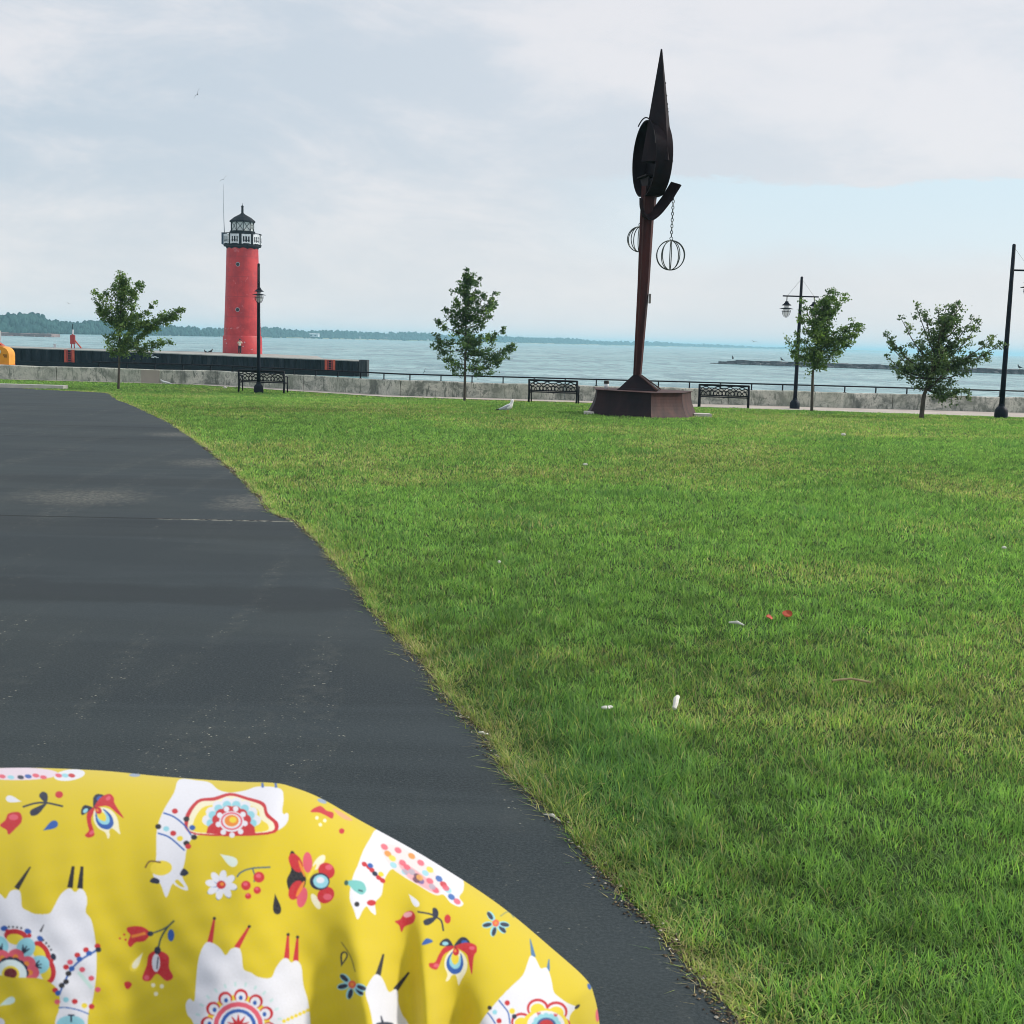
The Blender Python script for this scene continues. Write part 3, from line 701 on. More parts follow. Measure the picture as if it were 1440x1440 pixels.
def lump(mb, cx, cy, cz, rx, rz_, seg=9, rings=6):
    vs = []; fs = []
    ph0 = rr_.uniform(0, 9)
    for i in range(rings + 1):
        ph = math.pi * i / rings
        for k in range(seg):
            th = 2 * math.pi * k / seg; q = 1 + .22 * math.sin(3 * th + ph0 + ph * 2) + rr_.uniform(-.09, .09)
            vs.append((cx + rx * q * math.sin(ph) * math.cos(th), cy + rx * q * math.sin(ph) * math.sin(th), cz + rz_ * q * math.cos(ph)))
    for i in range(rings):
        for k in range(seg):
            k2 = (k + 1) % seg; fs.append((i * seg + k, (i + 1) * seg + k, (i + 1) * seg + k2, i * seg + k2))
    mb.add(vs, fs)
px_ = -250.0
while px_ < 1255:
    x, D_ = shore(px_); k = D_ / FP; H = float(np.interp(px_, sp_px, sp_h)) * k * 1.18
    H *= .86 + .14 * math.sin(px_ * .045 + 1) * math.sin(px_ * .013) + rr_.uniform(-.10, .10)
    if 20 < px_ < 40: H *= 1.08
    H *= .92 if px_ < 50 else .80
    for hz0, rz0, rx0, row in ((.76, .26, 3.6, 2), (.60, .25, 4.2, 1), (.34, .30, 4.6, 0), (.18, .22, 4.0, -1)):
        lump(mb, x + rr_.uniform(-2, 2) * k, D_ + (16 + row * 8) * k, WZ + H * (hz0 + rr_.uniform(-.05, .05)), (rx0 + rr_.uniform(0, 2.8)) * k * max(.5, H / k / 24), H * rz0)
    px_ += rr_.uniform(1.6, 3.0) if px_ < 800 else rr_.uniform(2.5, 4.5)
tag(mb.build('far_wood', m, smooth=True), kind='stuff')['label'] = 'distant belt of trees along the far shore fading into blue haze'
# pale houses along the far shore
def house(px_, wpx, hpx, label, up=1.0, flat=False):
    x, D_ = shore(px_); k = D_ / FP; o = empty('shore_house', (x, D_ + 8 * k, WZ + up * k), label, 'house', 'pale houses on the far shore')
    w_, h_ = wpx * k, hpx * k
    mb = MB(); mb.box((0, 0, h_ * .35), (w_, w_ * .6, h_ * .7)); mb.build('wall', M['white_paint'], o)
    mb = MB(); mb.loft([[(-w_ * .54, -w_ * .34, h_ * .7), (-w_ * .54, w_ * .34, h_ * .7), (-w_ * .54, 0, h_ * (.85 if flat else 1.2))], [(w_ * .54, -w_ * .34, h_ * .7), (w_ * .54, w_ * .34, h_ * .7), (w_ * .54, 0, h_ * (.85 if flat else 1.2))]]); mb.build('roof', M['white_paint'] if flat else surf('grey_roof', (.2, .2, .22), None, 1, .8), o)
    for q in (-.3, 0, .3): MB().box((q * w_, -w_ * .3 - .03, h_ * .35), (w_ * .14, .2, h_ * .3)).build('window', M['window_dark'], o)
house(433, 20, 5.5, 'wide white flat building among the trees on the far shore right of the lighthouse', 2.5, True)
house(499, 4, 3, 'small pale house on the far shore above the orange end ladder of the pier', 1.2)
house(536, 5, 3, 'pale house on the far shore left of the middle tree', .8)
house(594, 5, 2.5, 'pale low house on the far shore just behind the left side of the middle tree', .6)

# ------------------------------------------------------------------ haze
hz = MB(); hz.box((0, 8000, 9), (34000, 16600, 26))
ho = hz.build('haze', bpy.data.materials.new('haze_air')); tag(ho, kind='stuff')
hm = ho.data.materials[0]; hm.use_nodes = True; t = hm.node_tree; t.nodes.clear()
pv = t.nodes.new('ShaderNodeVolumePrincipled'); pv.inputs['Density'].default_value = .00027; pv.inputs['Color'].default_value = (.52, .85, 1.0, 1); pv.inputs['Anisotropy'].default_value = .1
ou = t.nodes.new('ShaderNodeOutputMaterial'); t.links.new(pv.outputs[0], ou.inputs['Volume'])

# ------------------------------------------------------------------ yellow housing at the left edge behind the wall
hp = at(-5, 513, 57.0); k = 57 / FP
yh = empty('equipment_housing', (hp.x, 57.0, WT - .02), 'orange yellow rounded metal housing with white dial behind the wall at left edge', 'machine')
prf = [(-.75, 0), (.57, 0), (.57, .50), (.53, .62), (.44, .72), (.28, .79), (0, .83), (-.75, .83)]
prf = [(-.75, 0)] + [tuple(q) for q in smooth_open([(.56, 0), (.57, .3), (.56, .52), (.50, .66), (.38, .76), (.15, .82), (-.2, .84), (-.75, .84)], 4)]
mb = MB(); mb.loft([[(x, y, z) for x, z in prf] for y in (-.02, .7)]); mb.build('casing', M['yellow_paint'], yh, bevel=.015)
mb = MB(); mb.tube([(.12, -.03, .58), (.12, -.06, .58)], .11, 24); mb.build('dial', M['white_paint'], yh)
mb = MB()
for z_, x0, n_ in ((.44, .33, 4), (.36, .37, 3)):
    for q in range(n_): mb.box((x0 + q * .045, -.024, z_), (.03, .012, .045))
mb.build('lettering', M['mark'], yh)
mb = MB(); mb.box((-.09, .3, -.02), (1.36, .8, .06)); mb.build('base_rail', M['red_paint2'], yh)
mb = MB(); mb.loft([[(-.7, y, .845), (.27, y, .845), (-.08, y, 1.06), (-.7, y, 1.06)] for y in (.1, .4)]); mb.build('bracket', M['orange_paint'], yh)
mb = MB(); mb.box((-.32, .25, 1.27), (.9, .04, .46)); mb.build('white_board', M['white_paint'], yh)

# ------------------------------------------------------------------ benches
def bench_proto():
    o = empty('park_bench', (0, 0, 0), '-', 'bench', 'black metal benches facing the lake')
    W_, hb_, hs = 1.83, .87, .42              # +y = facing direction
    bm = M['black_metal']
    for s_ in (-1, 1):
        x = s_ * (W_ / 2 - .02)
        MB().tube([(x, -.28, 0), (x, -.22, .25), (x, -.20, hs), (x, -.27, hb_)], .040, 8).build('leg', bm, o, True)
        MB().tube([(x, .28, 0), (x, .24, .3), (x, .25, .62)], .026, 8).build('leg', bm, o, True)
        MB().tube([(x, -.24, .63), (x, .05, .655), (x, .27, .63), (x, .31, .60)], .026, 8).build('armrest', bm, o, True)
    mb = MB()
    def B(u, v): return (u, -.205 - .07 * (v - hs) / (hb_ - hs), v)
    mb.tube([B(-W_ / 2 + .02, hb_ - .02), B(0, hb_ - .02), B(W_ / 2 - .02, hb_ - .02)], .034, 8)
    mb.tube([B(-W_ / 2 + .02, hs + .05), B(W_ / 2 - .02, hs + .05)], .022, 8)
    mb.build('back_frame', bm, o, True)
    mb = MB(); z0, z1 = hs + .05, hb_ - .03; hw = W_ / 2 - .04
    for cx in (-hw, -hw / 2 - .0, 0, hw / 2, hw):
        for rr, top in ((.52, z1 - .01), (.40, z1 - .10), (.27, z1 - .2)):
            pts = []
            for k_ in range(17):
                a_ = math.pi * k_ / 16; x = cx + rr * math.cos(a_); z = z0 + (top - z0) * math.sin(a_)
                if abs(x) <= hw: pts.append(B(x, z))
            if len(pts) > 2: mb.tube(pts, .017, 5)
    mb.build('arc_lattice', bm, o)
    mb = MB()
    for k_ in range(9): mb.box((0, -.19 + k_ * .052, hs - .005 * abs(k_ - 4)), (W_ - .06, .034, .016))
    for s_ in (-1, 0, 1): mb.box((s_ * (W_ / 2 - .06), .02, hs - .035), (.03, .46, .03))
    mb.build('seat', bm, o)
    return o
pb_ = bench_proto()
for i, (px_, D_, yaw, lb) in enumerate([(371, 50.0, -5, 'black metal bench with arc lattice back in front of the lighthouse lamp post'), (779.5, 47.6, -11, 'black metal bench with arc lattice back between the middle tree and the sculpture'), (1018.5, 47.4, -13, 'black metal bench with arc lattice back just right of the sculpture base')]):
    o = pb_ if i == 0 else copy_tree(pb_)
    p = stand(px_ - 1, D_); o.location = p; o.rotation_euler = (0, 0, R(yaw)); o['label'] = lb

# ------------------------------------------------------------------ street lamps
def lantern(parent, x, za):
    bm = M['lamp_blue']
    la = MB(); la.tube([(x, 0, za), (x, 0, za - .2)], .018, 6)
    la.lathe([(.02, 0), (.065, -.01), (.07, -.06), (.10, -.075), (.10, -.10), (.14, -.115), (.18, -.155), (.16, -.16)], 20, (x, 0, za - .19)); 
    l_ = la.build('lantern', bm, parent, 'auto')
    sh = MB(); sh.lathe([(.05, .0), (.12, -.01), (.255, -.045), (.25, -.055), (.09, -.03)], 24, (x, 0, za - .425)); sh.build('shade', bm, l_, 'auto')
    cg = MB()
    for k_ in range(4):
        a_ = math.pi * k_ / 4 + .2; pts = []
        for q in range(13):
            th = math.pi * q / 12; pts.append((x + .165 * math.cos(th) * math.cos(a_), .165 * math.cos(th) * math.sin(a_), za - .52 - .27 * math.sin(th)))
        cg.tube(pts, .006, 4)
    cg.ring((x, 0, za - .58), (1, 0, 0), (0, 1, 0), .16, .009, 20, 5); cg.build('cage', bm, l_)
    gl_ = MB(); gl_.lathe([(.085, .20), (.085, .09), (.12, .06), (.125, -.05), (.10, -.14), (.05, -.20), (.01, -.21)], 20, (x, 0, za - .55)); gl_.build('globe', M['globe_glass'], l_, True)
gmt, t, b = newmat('globe_glass'); b.inputs['Base Color'].default_value = (.75, .78, .78, 1); b.inputs['Roughness'].default_value = .15; b.inputs['Alpha'].default_value = .45; M['globe_glass'] = gmt
def lamp(px_, D_, rz, arms, label, H=4.93):
    o = empty('street_lamp', stand(px_, D_), label, 'street lamp', 'black street lamps along the waterfront', rz)
    bm = M['lamp_blue']
    MB().lathe([(.075, .30), (.072, 1.2), (.062, 3.2), (.050, H - .03), (.03, H)], 14).build('pole', bm, o, True)
    MB().lathe([(.185, -.05), (.19, .12), (.18, .24), (.14, .31), (.095, .35), (.085, .42)], 14).build('base', bm, o, 'auto')
    za = H - .73
    am = MB(); x0, x1 = (-.68 if -1 in arms else -.05), (.68 if 1 in arms else .05); am.tube([(x0, 0, za), (x1, 0, za)], .026, 8); am.build('crossarm', bm, o)
    wr = MB()
    for s_ in arms: wr.tube([(s_ * .03, 0, H - .12), (s_ * .50, 0, za + .02)], .0045, 4)
    wr.build('stay_wire', M['wire'], o)
    for s_ in arms: lantern(o, s_ * .52, za)
lamp(1117.2, 48.4, R(4), (-1, 1), 'black lamp post with crossarm and two hanging lanterns beside the third tree')
lamp(1407.2, 36.9, R(-5), (1,), 'tall black lamp post nearest the right edge, lantern arm reaching out of view')
lamp(363.6, 49.6, R(-77), (1,), 'black lamp post with one hanging lantern rising in front of the red lighthouse')

# ------------------------------------------------------------------ young trees
m, t, b = newmat('leaf')
at_ = t.nodes.new('ShaderNodeAttribute'); at_.attribute_name = 'tint'
c = at_.outputs['Color']
t.links.new(c, b.inputs['Base Color']); b.inputs['Roughness'].default_value = .55; b.inputs['Specular IOR Level'].default_value = .35
tr = t.nodes.new('ShaderNodeBsdfTranslucent'); mx = t.nodes.new('ShaderNodeMixShader'); mx.inputs[0].default_value = .3
t.links.new(nmix(t, 1.0, c, (1.3, 1.5, .7), 'MULTIPLY'), tr.inputs[0]); t.links.new(b.outputs[0], mx.inputs[1]); t.links.new(tr.outputs[0], mx.inputs[2])
t.links.new(mx.outputs[0], t.nodes['Material Output'].inputs[0])
M['leaf'] = m
def fast_mesh(name, verts, loops, starts, totals, mat, tint=None):
    me = bpy.data.meshes.new(name); me.vertices.add(len(verts)); me.vertices.foreach_set('co', verts.astype(np.float32).ravel())
    me.loops.add(len(loops)); me.loops.foreach_set('vertex_index', loops.astype(np.int32))
    me.polygons.add(len(starts)); me.polygons.foreach_set('loop_start', starts.astype(np.int32)); me.polygons.foreach_set('loop_total', totals.astype(np.int32))
    me.update(calc_edges=True); me.materials.append(mat)
    if tint is not None:
        a = me.color_attributes.new('tint', 'FLOAT_COLOR', 'POINT'); buf = np.ones((len(verts), 4), np.float32); buf[:, :3] = tint; a.data.foreach_set('color', buf.ravel())
    me.shade_smooth()
    return me
def leaf_cloud(centers, size, rng, colf):
    n = len(centers); u = rng.normal(size=(n, 3)); u /= np.linalg.norm(u, axis=1)[:, None]
    v = rng.normal(size=(n, 3)); v -= (v * u).sum(1)[:, None] * u; v /= np.linalg.norm(v, axis=1)[:, None]
    nrm = np.cross(u, v); s_ = size * rng.uniform(.7, 1.25, n)[:, None]
    P = np.stack([centers - u * s_ * .5, centers + v * s_ * .33 + nrm * s_ * .10, centers + u * s_ * .55, centers - v * s_ * .33 + nrm * s_ * .10], 1).reshape(-1, 3)
    lp = np.arange(4 * n); st_ = np.arange(0, 4 * n, 4); tt = np.full(n, 4); return P, lp, st_, tt, np.repeat(colf, 4, 0)
def tree(px_, D_, name, label, trunk_px, tips, extra, seed, leaf=.085, dens=1.0, clump=.13, cols=None, thick=.045, group='young trees on the lawn by the water'):
    rng = np.random.default_rng(seed); base = stand(px_, D_); k = D_ / FP
    o = empty(name, base, label, 'tree', group)
    def W(p, dy=0.): q = at(p[0], p[1], D_); return np.array([q.x - base.x, dy, q.z - base.z])
    tp = [np.array([0, 0, -.05])] + [W(p, rng.uniform(-.02, .02)) for p in trunk_px]
    tp = smooth_open(tp, 5); n = len(tp)
    mb = MB(); mb.tube(tp, list(np.linspace(thick * 1.15, .012, n)), 8)
    cz = tp[:, 2]
    def trunk_at(z): return np.array([np.interp(z, cz, tp[:, i]) for i in range(3)])
    centers = []; ccol = []
    zmin = W(extra[0])[2]; zmax = tp[-1][2]
    limbs = []
    for tpx in tips:
        e = W(tpx[:2], (tpx[3] if len(tpx) > 3 else rng.uniform(-.35, .35)))
        lat = math.hypot(e[0] - np.interp(e[2], cz, tp[:, 0]), e[1]); z0 = max(zmin, e[2] - tpx[2] * k if len(tpx) > 2 and tpx[2] else e[2] - lat * .85 - .15)
        limbs.append((trunk_at(min(z0, zmax - .1)), e, 1.0))
    for i in range(extra[1]):                       # limbs in depth, inside the outline
        z = rng.uniform(zmin + .2, zmax * .93); hw = extra[2] * (1 - .65 * (z - zmin) / (zmax - zmin)); a_ = rng.uniform(0, 2 * math.pi)
        e = trunk_at(z) + np.array([math.cos(a_) * hw * .75 + extra[3] * hw * .3, math.sin(a_) * hw, .1 + .3 * hw]); limbs.append((trunk_at(max(zmin, z - hw * .7)), e, .9))
    for a0, e, q in limbs:
        d = e - a0; Ln = np.linalg.norm(d); mid = a0 + d * .5 + np.array([0, 0, -.10 * Ln]) + rng.normal(0, .03, 3)
        cv = smooth_open([a0, mid, e], 7); mb.tube(cv, list(np.linspace(thick * .42, .006, len(cv))), 5)
        ncl = max(3, int(Ln / .105 * dens))
        for j in range(ncl):
            s_ = .18 + .82 * (j + rng.uniform(0, 1)) / ncl; f = s_ * (len(cv) - 1); i0 = min(int(f), len(cv) - 2); c0 = cv[i0] + (cv[i0 + 1] - cv[i0]) * (f - i0)
            spread = clump * (1.9 - 1.35 * s_) ; c1 = c0 + rng.normal(0, spread * .75, 3)
            if rng.uniform() < .5: mb.tube([c0, c1], [.006, .003], 4)
            m_ = int(rng.uniform(18, 46) * q); rr = clump * rng.uniform(.45, .9) * (1.15 - .5 * s_)
            pts = c1 + rng.normal(0, 1, (m_, 3)) * rr * np.array([1, 1, .8]); centers.append(pts)
            tone = rng.uniform(0, 1) ** 1.3; base_c = cols[0] * (1 - tone) + cols[1] * tone
            if rng.uniform() < .06: base_c = cols[2]
            ccol.append(base_c[None, :] * rng.uniform(.75, 1.25, (m_, 1)))
    for j in range(int(46 * dens)):                 # leader shoots
        z = rng.uniform(zmin + .12 * (zmax - zmin), zmax - .10); c1 = trunk_at(z) + rng.normal(0, clump * (1.1 - .85 * (z - zmin) / (zmax - zmin)), 3)
        m_ = 24; centers.append(c1 + rng.normal(0, 1, (m_, 3)) * clump * .5 * np.array([.8, .8, 1.2])); ccol.append(cols[0][None, :] * rng.uniform(.7, 1.4, (m_, 1)))
    mb.build('trunk', M['bark'], o, True)
    cc = np.vstack(centers); P, lp, st_, tt, cf = leaf_cloud(cc, leaf, rng, np.vstack(ccol))
    me = fast_mesh('crown', P, lp, st_, tt, M['leaf'], cf); me.shade_flat(); cr = bpy.data.objects.new('crown', me); C.objects.link(cr); cr.parent = o
    return o
GA = (np.array([.080, .150, .055]), np.array([.19, .29, .075]), np.array([.27, .38, .10]))
GB = (np.array([.060, .12, .058]), np.array([.13, .22, .070]), np.array([.22, .34, .09]))
GC = (np.array([.072, .125, .065]), np.array([.145, .215, .085]), np.array([.22, .28, .14]))
tree(166.5, 49.5, 'maple_tree', 'young tree with a crown reaching right, standing left of the red lighthouse', [(168, 500), (169, 460), (170, 415), (172, 384)],
     [(172, 380, 40), (163, 387, 30), (198, 400, 34), (203, 399, 40), (129, 408, 42), (133, 420, 36), (146, 409, 30), (138, 437, 25), (215, 427, 35), (262, 434, 28), (255, 437, 24), (248, 446, 16), (232, 442, 18), (239, 480, 8), (225, 478, 10), (206, 470, 14), (147, 480, 0), (150, 472, 12), (155, 492, 4), (186, 488, 6), (180, 395, 28), (190, 430, 26)], [(168, 496), 10, .75, .3], 11, .085, 1.15, .125, GA)
tree(653.3, 47.0, 'maple_tree', 'young pointed tree between the pier end and the middle bench', [(654, 520), (655, 470), (656, 420), (656.5, 380)],
     [(656.5, 377, 30), (664, 386, 26), (676, 392, 30), (698, 410, 42), (697, 424, 30), (691, 443, 18), (639, 418, 26), (624, 431, 22), (611.5, 450, 20), (630, 446, 14), (608, 471, 10), (607, 487, 2), (616, 496, 0), (630, 505, 6), (710, 461, 24), (728, 482, 12), (722, 490, 10), (713, 502, 0), (698, 506, -2), (671, 516, 4), (684, 412, 34), (645, 400, 22), (690, 470, 18)], [(654, 519), 9, .75, .2], 12, .085, 1.1, .12, GB)
tree(1141.5, 41.2, 'maple_tree', 'young light green tree right beside the two lantern lamp post', [(1143, 530), (1144, 519), (1150, 470), (1163, 415)],
     [(1166, 408, 40), (1180, 409, 40), (1190, 415, 44), (1176, 430, 30), (1133, 420, 48), (1130, 445, 34), (1120, 468, 26), (1107, 478, 20), (1110, 493, 10), (1122, 503, 4), (1216, 456, 34), (1213, 463, 30), (1203, 450, 40), (1196, 480, 14), (1183, 497, 4), (1167, 506, 0), (1150, 512, 6), (1132, 500, 8), (1150, 425, 36), (1160, 450, 30), (1185, 462, 22)], [(1144, 517), 12, .62, .2], 13, .075, 1.3, .115, GA)
tree(1295.5, 34.6, 'crab_apple_tree', 'broad dark leafed tree with a leaning trunk nearest the right lamp post', [(1299, 560), (1302, 548), (1310, 520), (1325, 470), (1345, 428)],
     [(1350, 421, 60), (1335, 427, 60), (1290, 428, 70), (1300, 440, 50), (1320, 432, 60), (1270, 448, 60), (1243, 470, 50), (1250, 482, 40), (1247, 500, 26), (1253, 515, 14), (1268, 520, 12), (1285, 545, 4), (1372, 446, 60), (1387, 448, 66), (1400, 470, 44), (1410, 482, 40), (1396, 494, 24), (1370, 500, 26), (1365, 520, 14), (1350, 535, 8), (1358, 547, 0), (1340, 552, -4), (1365, 558, -8), (1330, 545, 4), (1290, 480, 50), (1330, 470, 50), (1352, 470, 46), (1275, 500, 30)], [(1301, 548), 16, .85, .15], 14, .07, .80, .11, GC, .06)

# ------------------------------------------------------------------ sculpture
SD = 31.2
so = Vector((stand(905, SD).x, SD, gz(0, SD)))
sc_ = empty('steel_sculpture', so, 'tall dark rusted steel sculpture with spike, round drum and flared base', 'sculpture')
def SW(px_, py_, D_=SD): return at(px_, py_, D_) - so
ks = SD / FP
cor = [(0.0, -1.55), (.78, -1.02), (1.17, .3), (.1, 1.45), (-1.12, 1.0), (-1.17, -.35)]
def ringat(sc1, z): return [(x * sc1, y * sc1, z) for x, y in cor]
HB = .60
rings = [ringat(1.0 + .19 * (1 - v) ** 2.1, -.03 + (HB + .03) * v) for v in np.linspace(0, 1, 9)]
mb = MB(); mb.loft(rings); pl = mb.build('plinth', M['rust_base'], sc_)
pl.data.materials.append(surf('shaded_side_steel', (.034, .018, .021), (.012, .010, .014), 1.8, .7, 0, .1, spec=.2, stretch=(1, 1, .3)))
# leftward sheets: shade away from the sun painted in as darker steel
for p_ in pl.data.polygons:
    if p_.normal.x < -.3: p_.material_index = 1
mb = MB()
tz = HB + .015
mb.loft([ringat(1.035, tz - .012), ringat(1.035, tz)]); mb.build('top_plate', M['rust_base'], sc_)
bt = [(-.70, -.25), (.22, -.78), (.40, .1), (-.1, .5)]
pbx = SW(896, 531); pole_b = Vector((pbx.x, 0, HB + .37))
mb = MB(); mb.loft([[(x, y, tz) for x, y in bt], [(x * .86 + pole_b.x * .14, y * .86, tz + .05) for x, y in bt], [(pole_b.x - .11, -.03, pole_b.z), (pole_b.x + .03, -.12, pole_b.z), (pole_b.x + .11, .02, pole_b.z), (pole_b.x - .02, .12, pole_b.z)]])
mb.build('gusset', M['rust_dark'], sc_)
mb = MB(); mb.tube([(.22, -.78, tz + .03), (pole_b.x + .04, -.13, pole_b.z)], .022, 6); mb.tube([(.40, .10, tz + .03), (pole_b.x + .11, .02, pole_b.z)], .018, 6); mb.build('gusset_rib', M['rust_base'], sc_)
def sq(c_, a_, w1, w2):
    ca, sa = math.cos(a_), math.sin(a_); return [(c_[0] + u * w1 * ca - v * w2 * sa, c_[1] + u * w1 * sa + v * w2 * ca, c_[2]) for u, v in ((-1, -1), (1, -1), (1, 1), (-1, 1))]
pt1 = SW(905, 400); pt2 = SW(909.5, 310); pt3 = SW(914, 262)
mb = MB(); mb.loft([sq((pole_b.x, 0, pole_b.z - .04), -.35, .085, .075), sq((pt1.x, 0, pt1.z), -.35, .125, .09), sq((pt2.x, 0, pt2.z), -.35, .145, .10), sq((pt3.x, 0, pt3.z), -.35, .175, .11)]); mb.build('column', M['rust'], sc_)
mb = MB()
for u_ in (-1,):
    mb.tube([(pole_b.x - .055, -.105, pole_b.z), (pt1.x - .085, -.135, pt1.z), (pt2.x - .10, -.155, pt2.z), (pt3.x - .11, -.16, pt3.z)], .014, 5)
mb.build('column_seam', M['rust_base'], sc_)
pq = SW(914.2, 420); mb = MB(); mb.box((pq.x - .01, -.03, pq.z), (.05, .10, .23)); mb.build('plaque', surf('grey_stone', (.30, .28, .27), None, 5, .8), sc_, bevel=.01)
# drum
th = R(13); ax = Vector((-math.cos(th), -math.sin(th), 0)); sd_ = Vector((-math.sin(th), math.cos(th), 0)); Dc = SW(917, 224.5); Dc.y = 0
RD = 51.5 * ks; HL = .20
def dring(r_, u, cut=True):
    out = []
    for k_ in range(56):
        a_ = 2 * math.pi * k_ / 56; z = r_ * math.sin(a_)
        if cut: z = max(z, -RD * .955)
        out.append(Dc + ax * u + sd_ * (r_ * math.cos(a_)) + Vector((0, 0, z)))
    return out
mb = MB(); mb.loft([dring(RD, HL), dring(RD * 1.0, -HL), dring(RD * .97, -HL - .015), dring(.02, -HL - .06)], cap=False)
mb.loft([dring(RD, HL), dring(RD - .03, HL), dring(RD - .03, -HL + .05), dring(.02, -HL + .05)], cap=False); mb.build('drum', M['rust_dark'], sc_, 'auto')
mb = MB(); ipl = [(.0, -.86), (.34, -.42), (-.30, -.40), (-.14, -.86)]
mb.loft([[Dc + ax * (HL - .04 - dd) + sd_ * x + Vector((0, 0, z)) for x, z in ipl] for dd in (0, .03)]); mb.box(Dc + ax * (HL - .1) + Vector((0, 0, -.40)), (.3, .7, .03), Matrix.Rotation(th, 3, 'Z')); mb.build('inner_plate', M['rust_dark'], sc_)
# thin hoop standing off the upper left rim
mb = MB(); pts = [Dc + ax * (HL + .03) + sd_ * ((RD + .0) * math.cos(a_)) + Vector((0, 0, (RD + .05) * math.sin(a_))) for a_ in np.linspace(R(60), R(165), 16)]; mb.tube(pts, .016, 5); mb.build('rim_hoop', M['rust_dark'], sc_)
# spike
ap = SW(929.3, 71); ap.y = 0; bz = SW(922, 232).z
cx0 = SW(922.5, 205).x
bq = [(cx0 - .38, -.50), (cx0 + .20, -.93), (cx0 + .36, -.55), (cx0 - .05, -.2)]
mb = MB(); mb.loft([[(x, y, bz) for x, y in bq], [(ap.x + (x - cx0) * .05, -.15 + (y + .55) * .05, ap.z) for x, y in bq]]); mb.build('spike', M['rust_dark'], sc_)
mb = MB()
for py_ in (120, 138, 157, 161, 150):
    q_ = SW(929.3, py_); f_ = (ap.z - q_.z) / (ap.z - bz); xr = ap.x + (cx0 + .32 - ap.x) * f_
    bo_ = MB(); bo_.tube([(xr - .06, -.15 - .42 * f_, q_.z), (xr + .035, -.15 - .42 * f_, q_.z)], .018, 6); bo_.build('bolt', M['rust_dark'], sc_)
# curved yoke arm
cl = smooth_open([(900.5, 280), (901, 293), (905, 304), (910, 308), (921, 300), (934, 284), (943, 270), (949.5, 259.5)], 4)
W_ = Vector((.092, -.14, -.045))
mb = MB(); rings = []
for i, (a_, b_) in enumerate(cl):
    p_ = SW(a_, b_); p_.y = 0; f_ = min(1, max(.25, (i - 5) / 7)); nv_ = Vector((cl[min(i + 1, len(cl) - 1)][1] - cl[max(i - 1, 0)][1], 0, cl[min(i + 1, len(cl) - 1)][0] - cl[max(i - 1, 0)][0])).normalized() * .02
    wv = W_ * f_ ; rings.append([p_ + wv + nv_, p_ + wv - nv_, p_ - wv - nv_, p_ - wv + nv_])
off = Vector((0, -.22, 0)); rings = [[q_ + off for q_ in r_] for r_ in rings]
mb.loft(rings); mb.build('yoke_arm', M['rust_dark'], sc_)
mb = MB(); mb.tube([(pt2.x, .1, pt2.z + .25), (pt2.x - .1, .45, pt2.z + .12)], .03, 6); mb.build('rear_bracket', M['rust_dark'], sc_)
for x, y, w_ in ((-1.36, -.42, .22), (1.42, .05, .42)): MB().box((x, y, .04), (w_, .5, .09)).build('footing', M['pale_concrete'], sc_)
# hanging wire globes
def globe(px_, py_, top_px, rad_, yofs, label, rot):
    c_ = at(px_, py_, SD + yofs); o = empty('wire_globe', c_, label, 'wire globe', 'wire globes hanging from the sculpture')
    mb = MB()
    for k_ in range(5):
        a_ = math.pi * k_ / 5 + rot; mb.ring((0, 0, 0), (math.cos(a_), math.sin(a_), 0), (0, 0, 1), rad_, .012, 40, 5)
    mb.ring((0, 0, rad_ + .045), (1, 0, 0), (0, 0, 1), .035, .009, 14, 5); mb.build('cage', M['wire'], o, True)
    t_ = at(top_px[0], top_px[1], SD + yofs) - c_; s_ = Vector((0, 0, rad_ + .085)); n_ = max(4, int((t_ - s_).length / .07)); mb = MB()
    for i in range(n_):
        p_ = s_ + (t_ - s_) * ((i + .5) / n_); d_ = (t_ - s_).normalized() * 1.55; a_ = (1, 0, 0) if i % 2 else (0, 1, 0)
        mb.ring(p_, Vector(a_), d_, .026, .011, 12, 5)
    mb.build('chain', M['wire'], o)
globe(943, 359, (947.5, 268), .345, -.25, 'open wire ball hanging on a chain right of the sculpture column', .25)
globe(899.5, 336.5, (906, 291), .30, .55, 'open wire ball half hidden behind the left side of the sculpture column', .1)
cp = at(853.5, 544.5, SD - .1) ; cup = empty('paper_cup', (cp.x, SD + .1, so.z + tz), 'white paper cup with a black lid left on the sculpture base', 'cup')
MB().lathe([(.045, 0), (.06, .13), (.055, .13)], 16).build('cup_body', M['white_paint'], cup, True)
MB().lathe([(.066, .13), (.066, .17), (.055, .20), (.03, .20)], 16).build('lid', M['mark'], cup, 'auto')

# ------------------------------------------------------------------ litter on the lawn
def small(px_, py_, mb, name, mat, label, cat, dz=.03, rz=0, rx=0):
    p = on_ground(px_, py_); q_ = EYE + (p - EYE) * ((EYE.z - p.z - dz) / (EYE.z - p.z)); o = mb.build(name, mat, loc=q_); o.rotation_euler = (rx, 0, rz); return tag(o, label, cat)
bonew = surf('chalky_white', (.78, .76, .70), (.6, .58, .52), 40, .9)
mb = MB(); mb.tube([(0, -.045, 0), (.003, -.02, .006), (0, .02, .004), (.004, .045, 0)], [.010, .012, .013, .010], 8); small(950, 988, mb, 'paper_roll', bonew, 'short white paper roll standing out on the near lawn', 'litter', .055, R(-15), R(22))
mb = MB(); mb.ball((0, 0, 0), (.022, .015, .008), 8, 5); mb.ball((.02, .012, .0), (.014, .012, .007), 8, 5); small(852, 995, mb, 'paper_scrap', bonew, 'small crumpled white scrap left of the white paper roll', 'litter', .05)
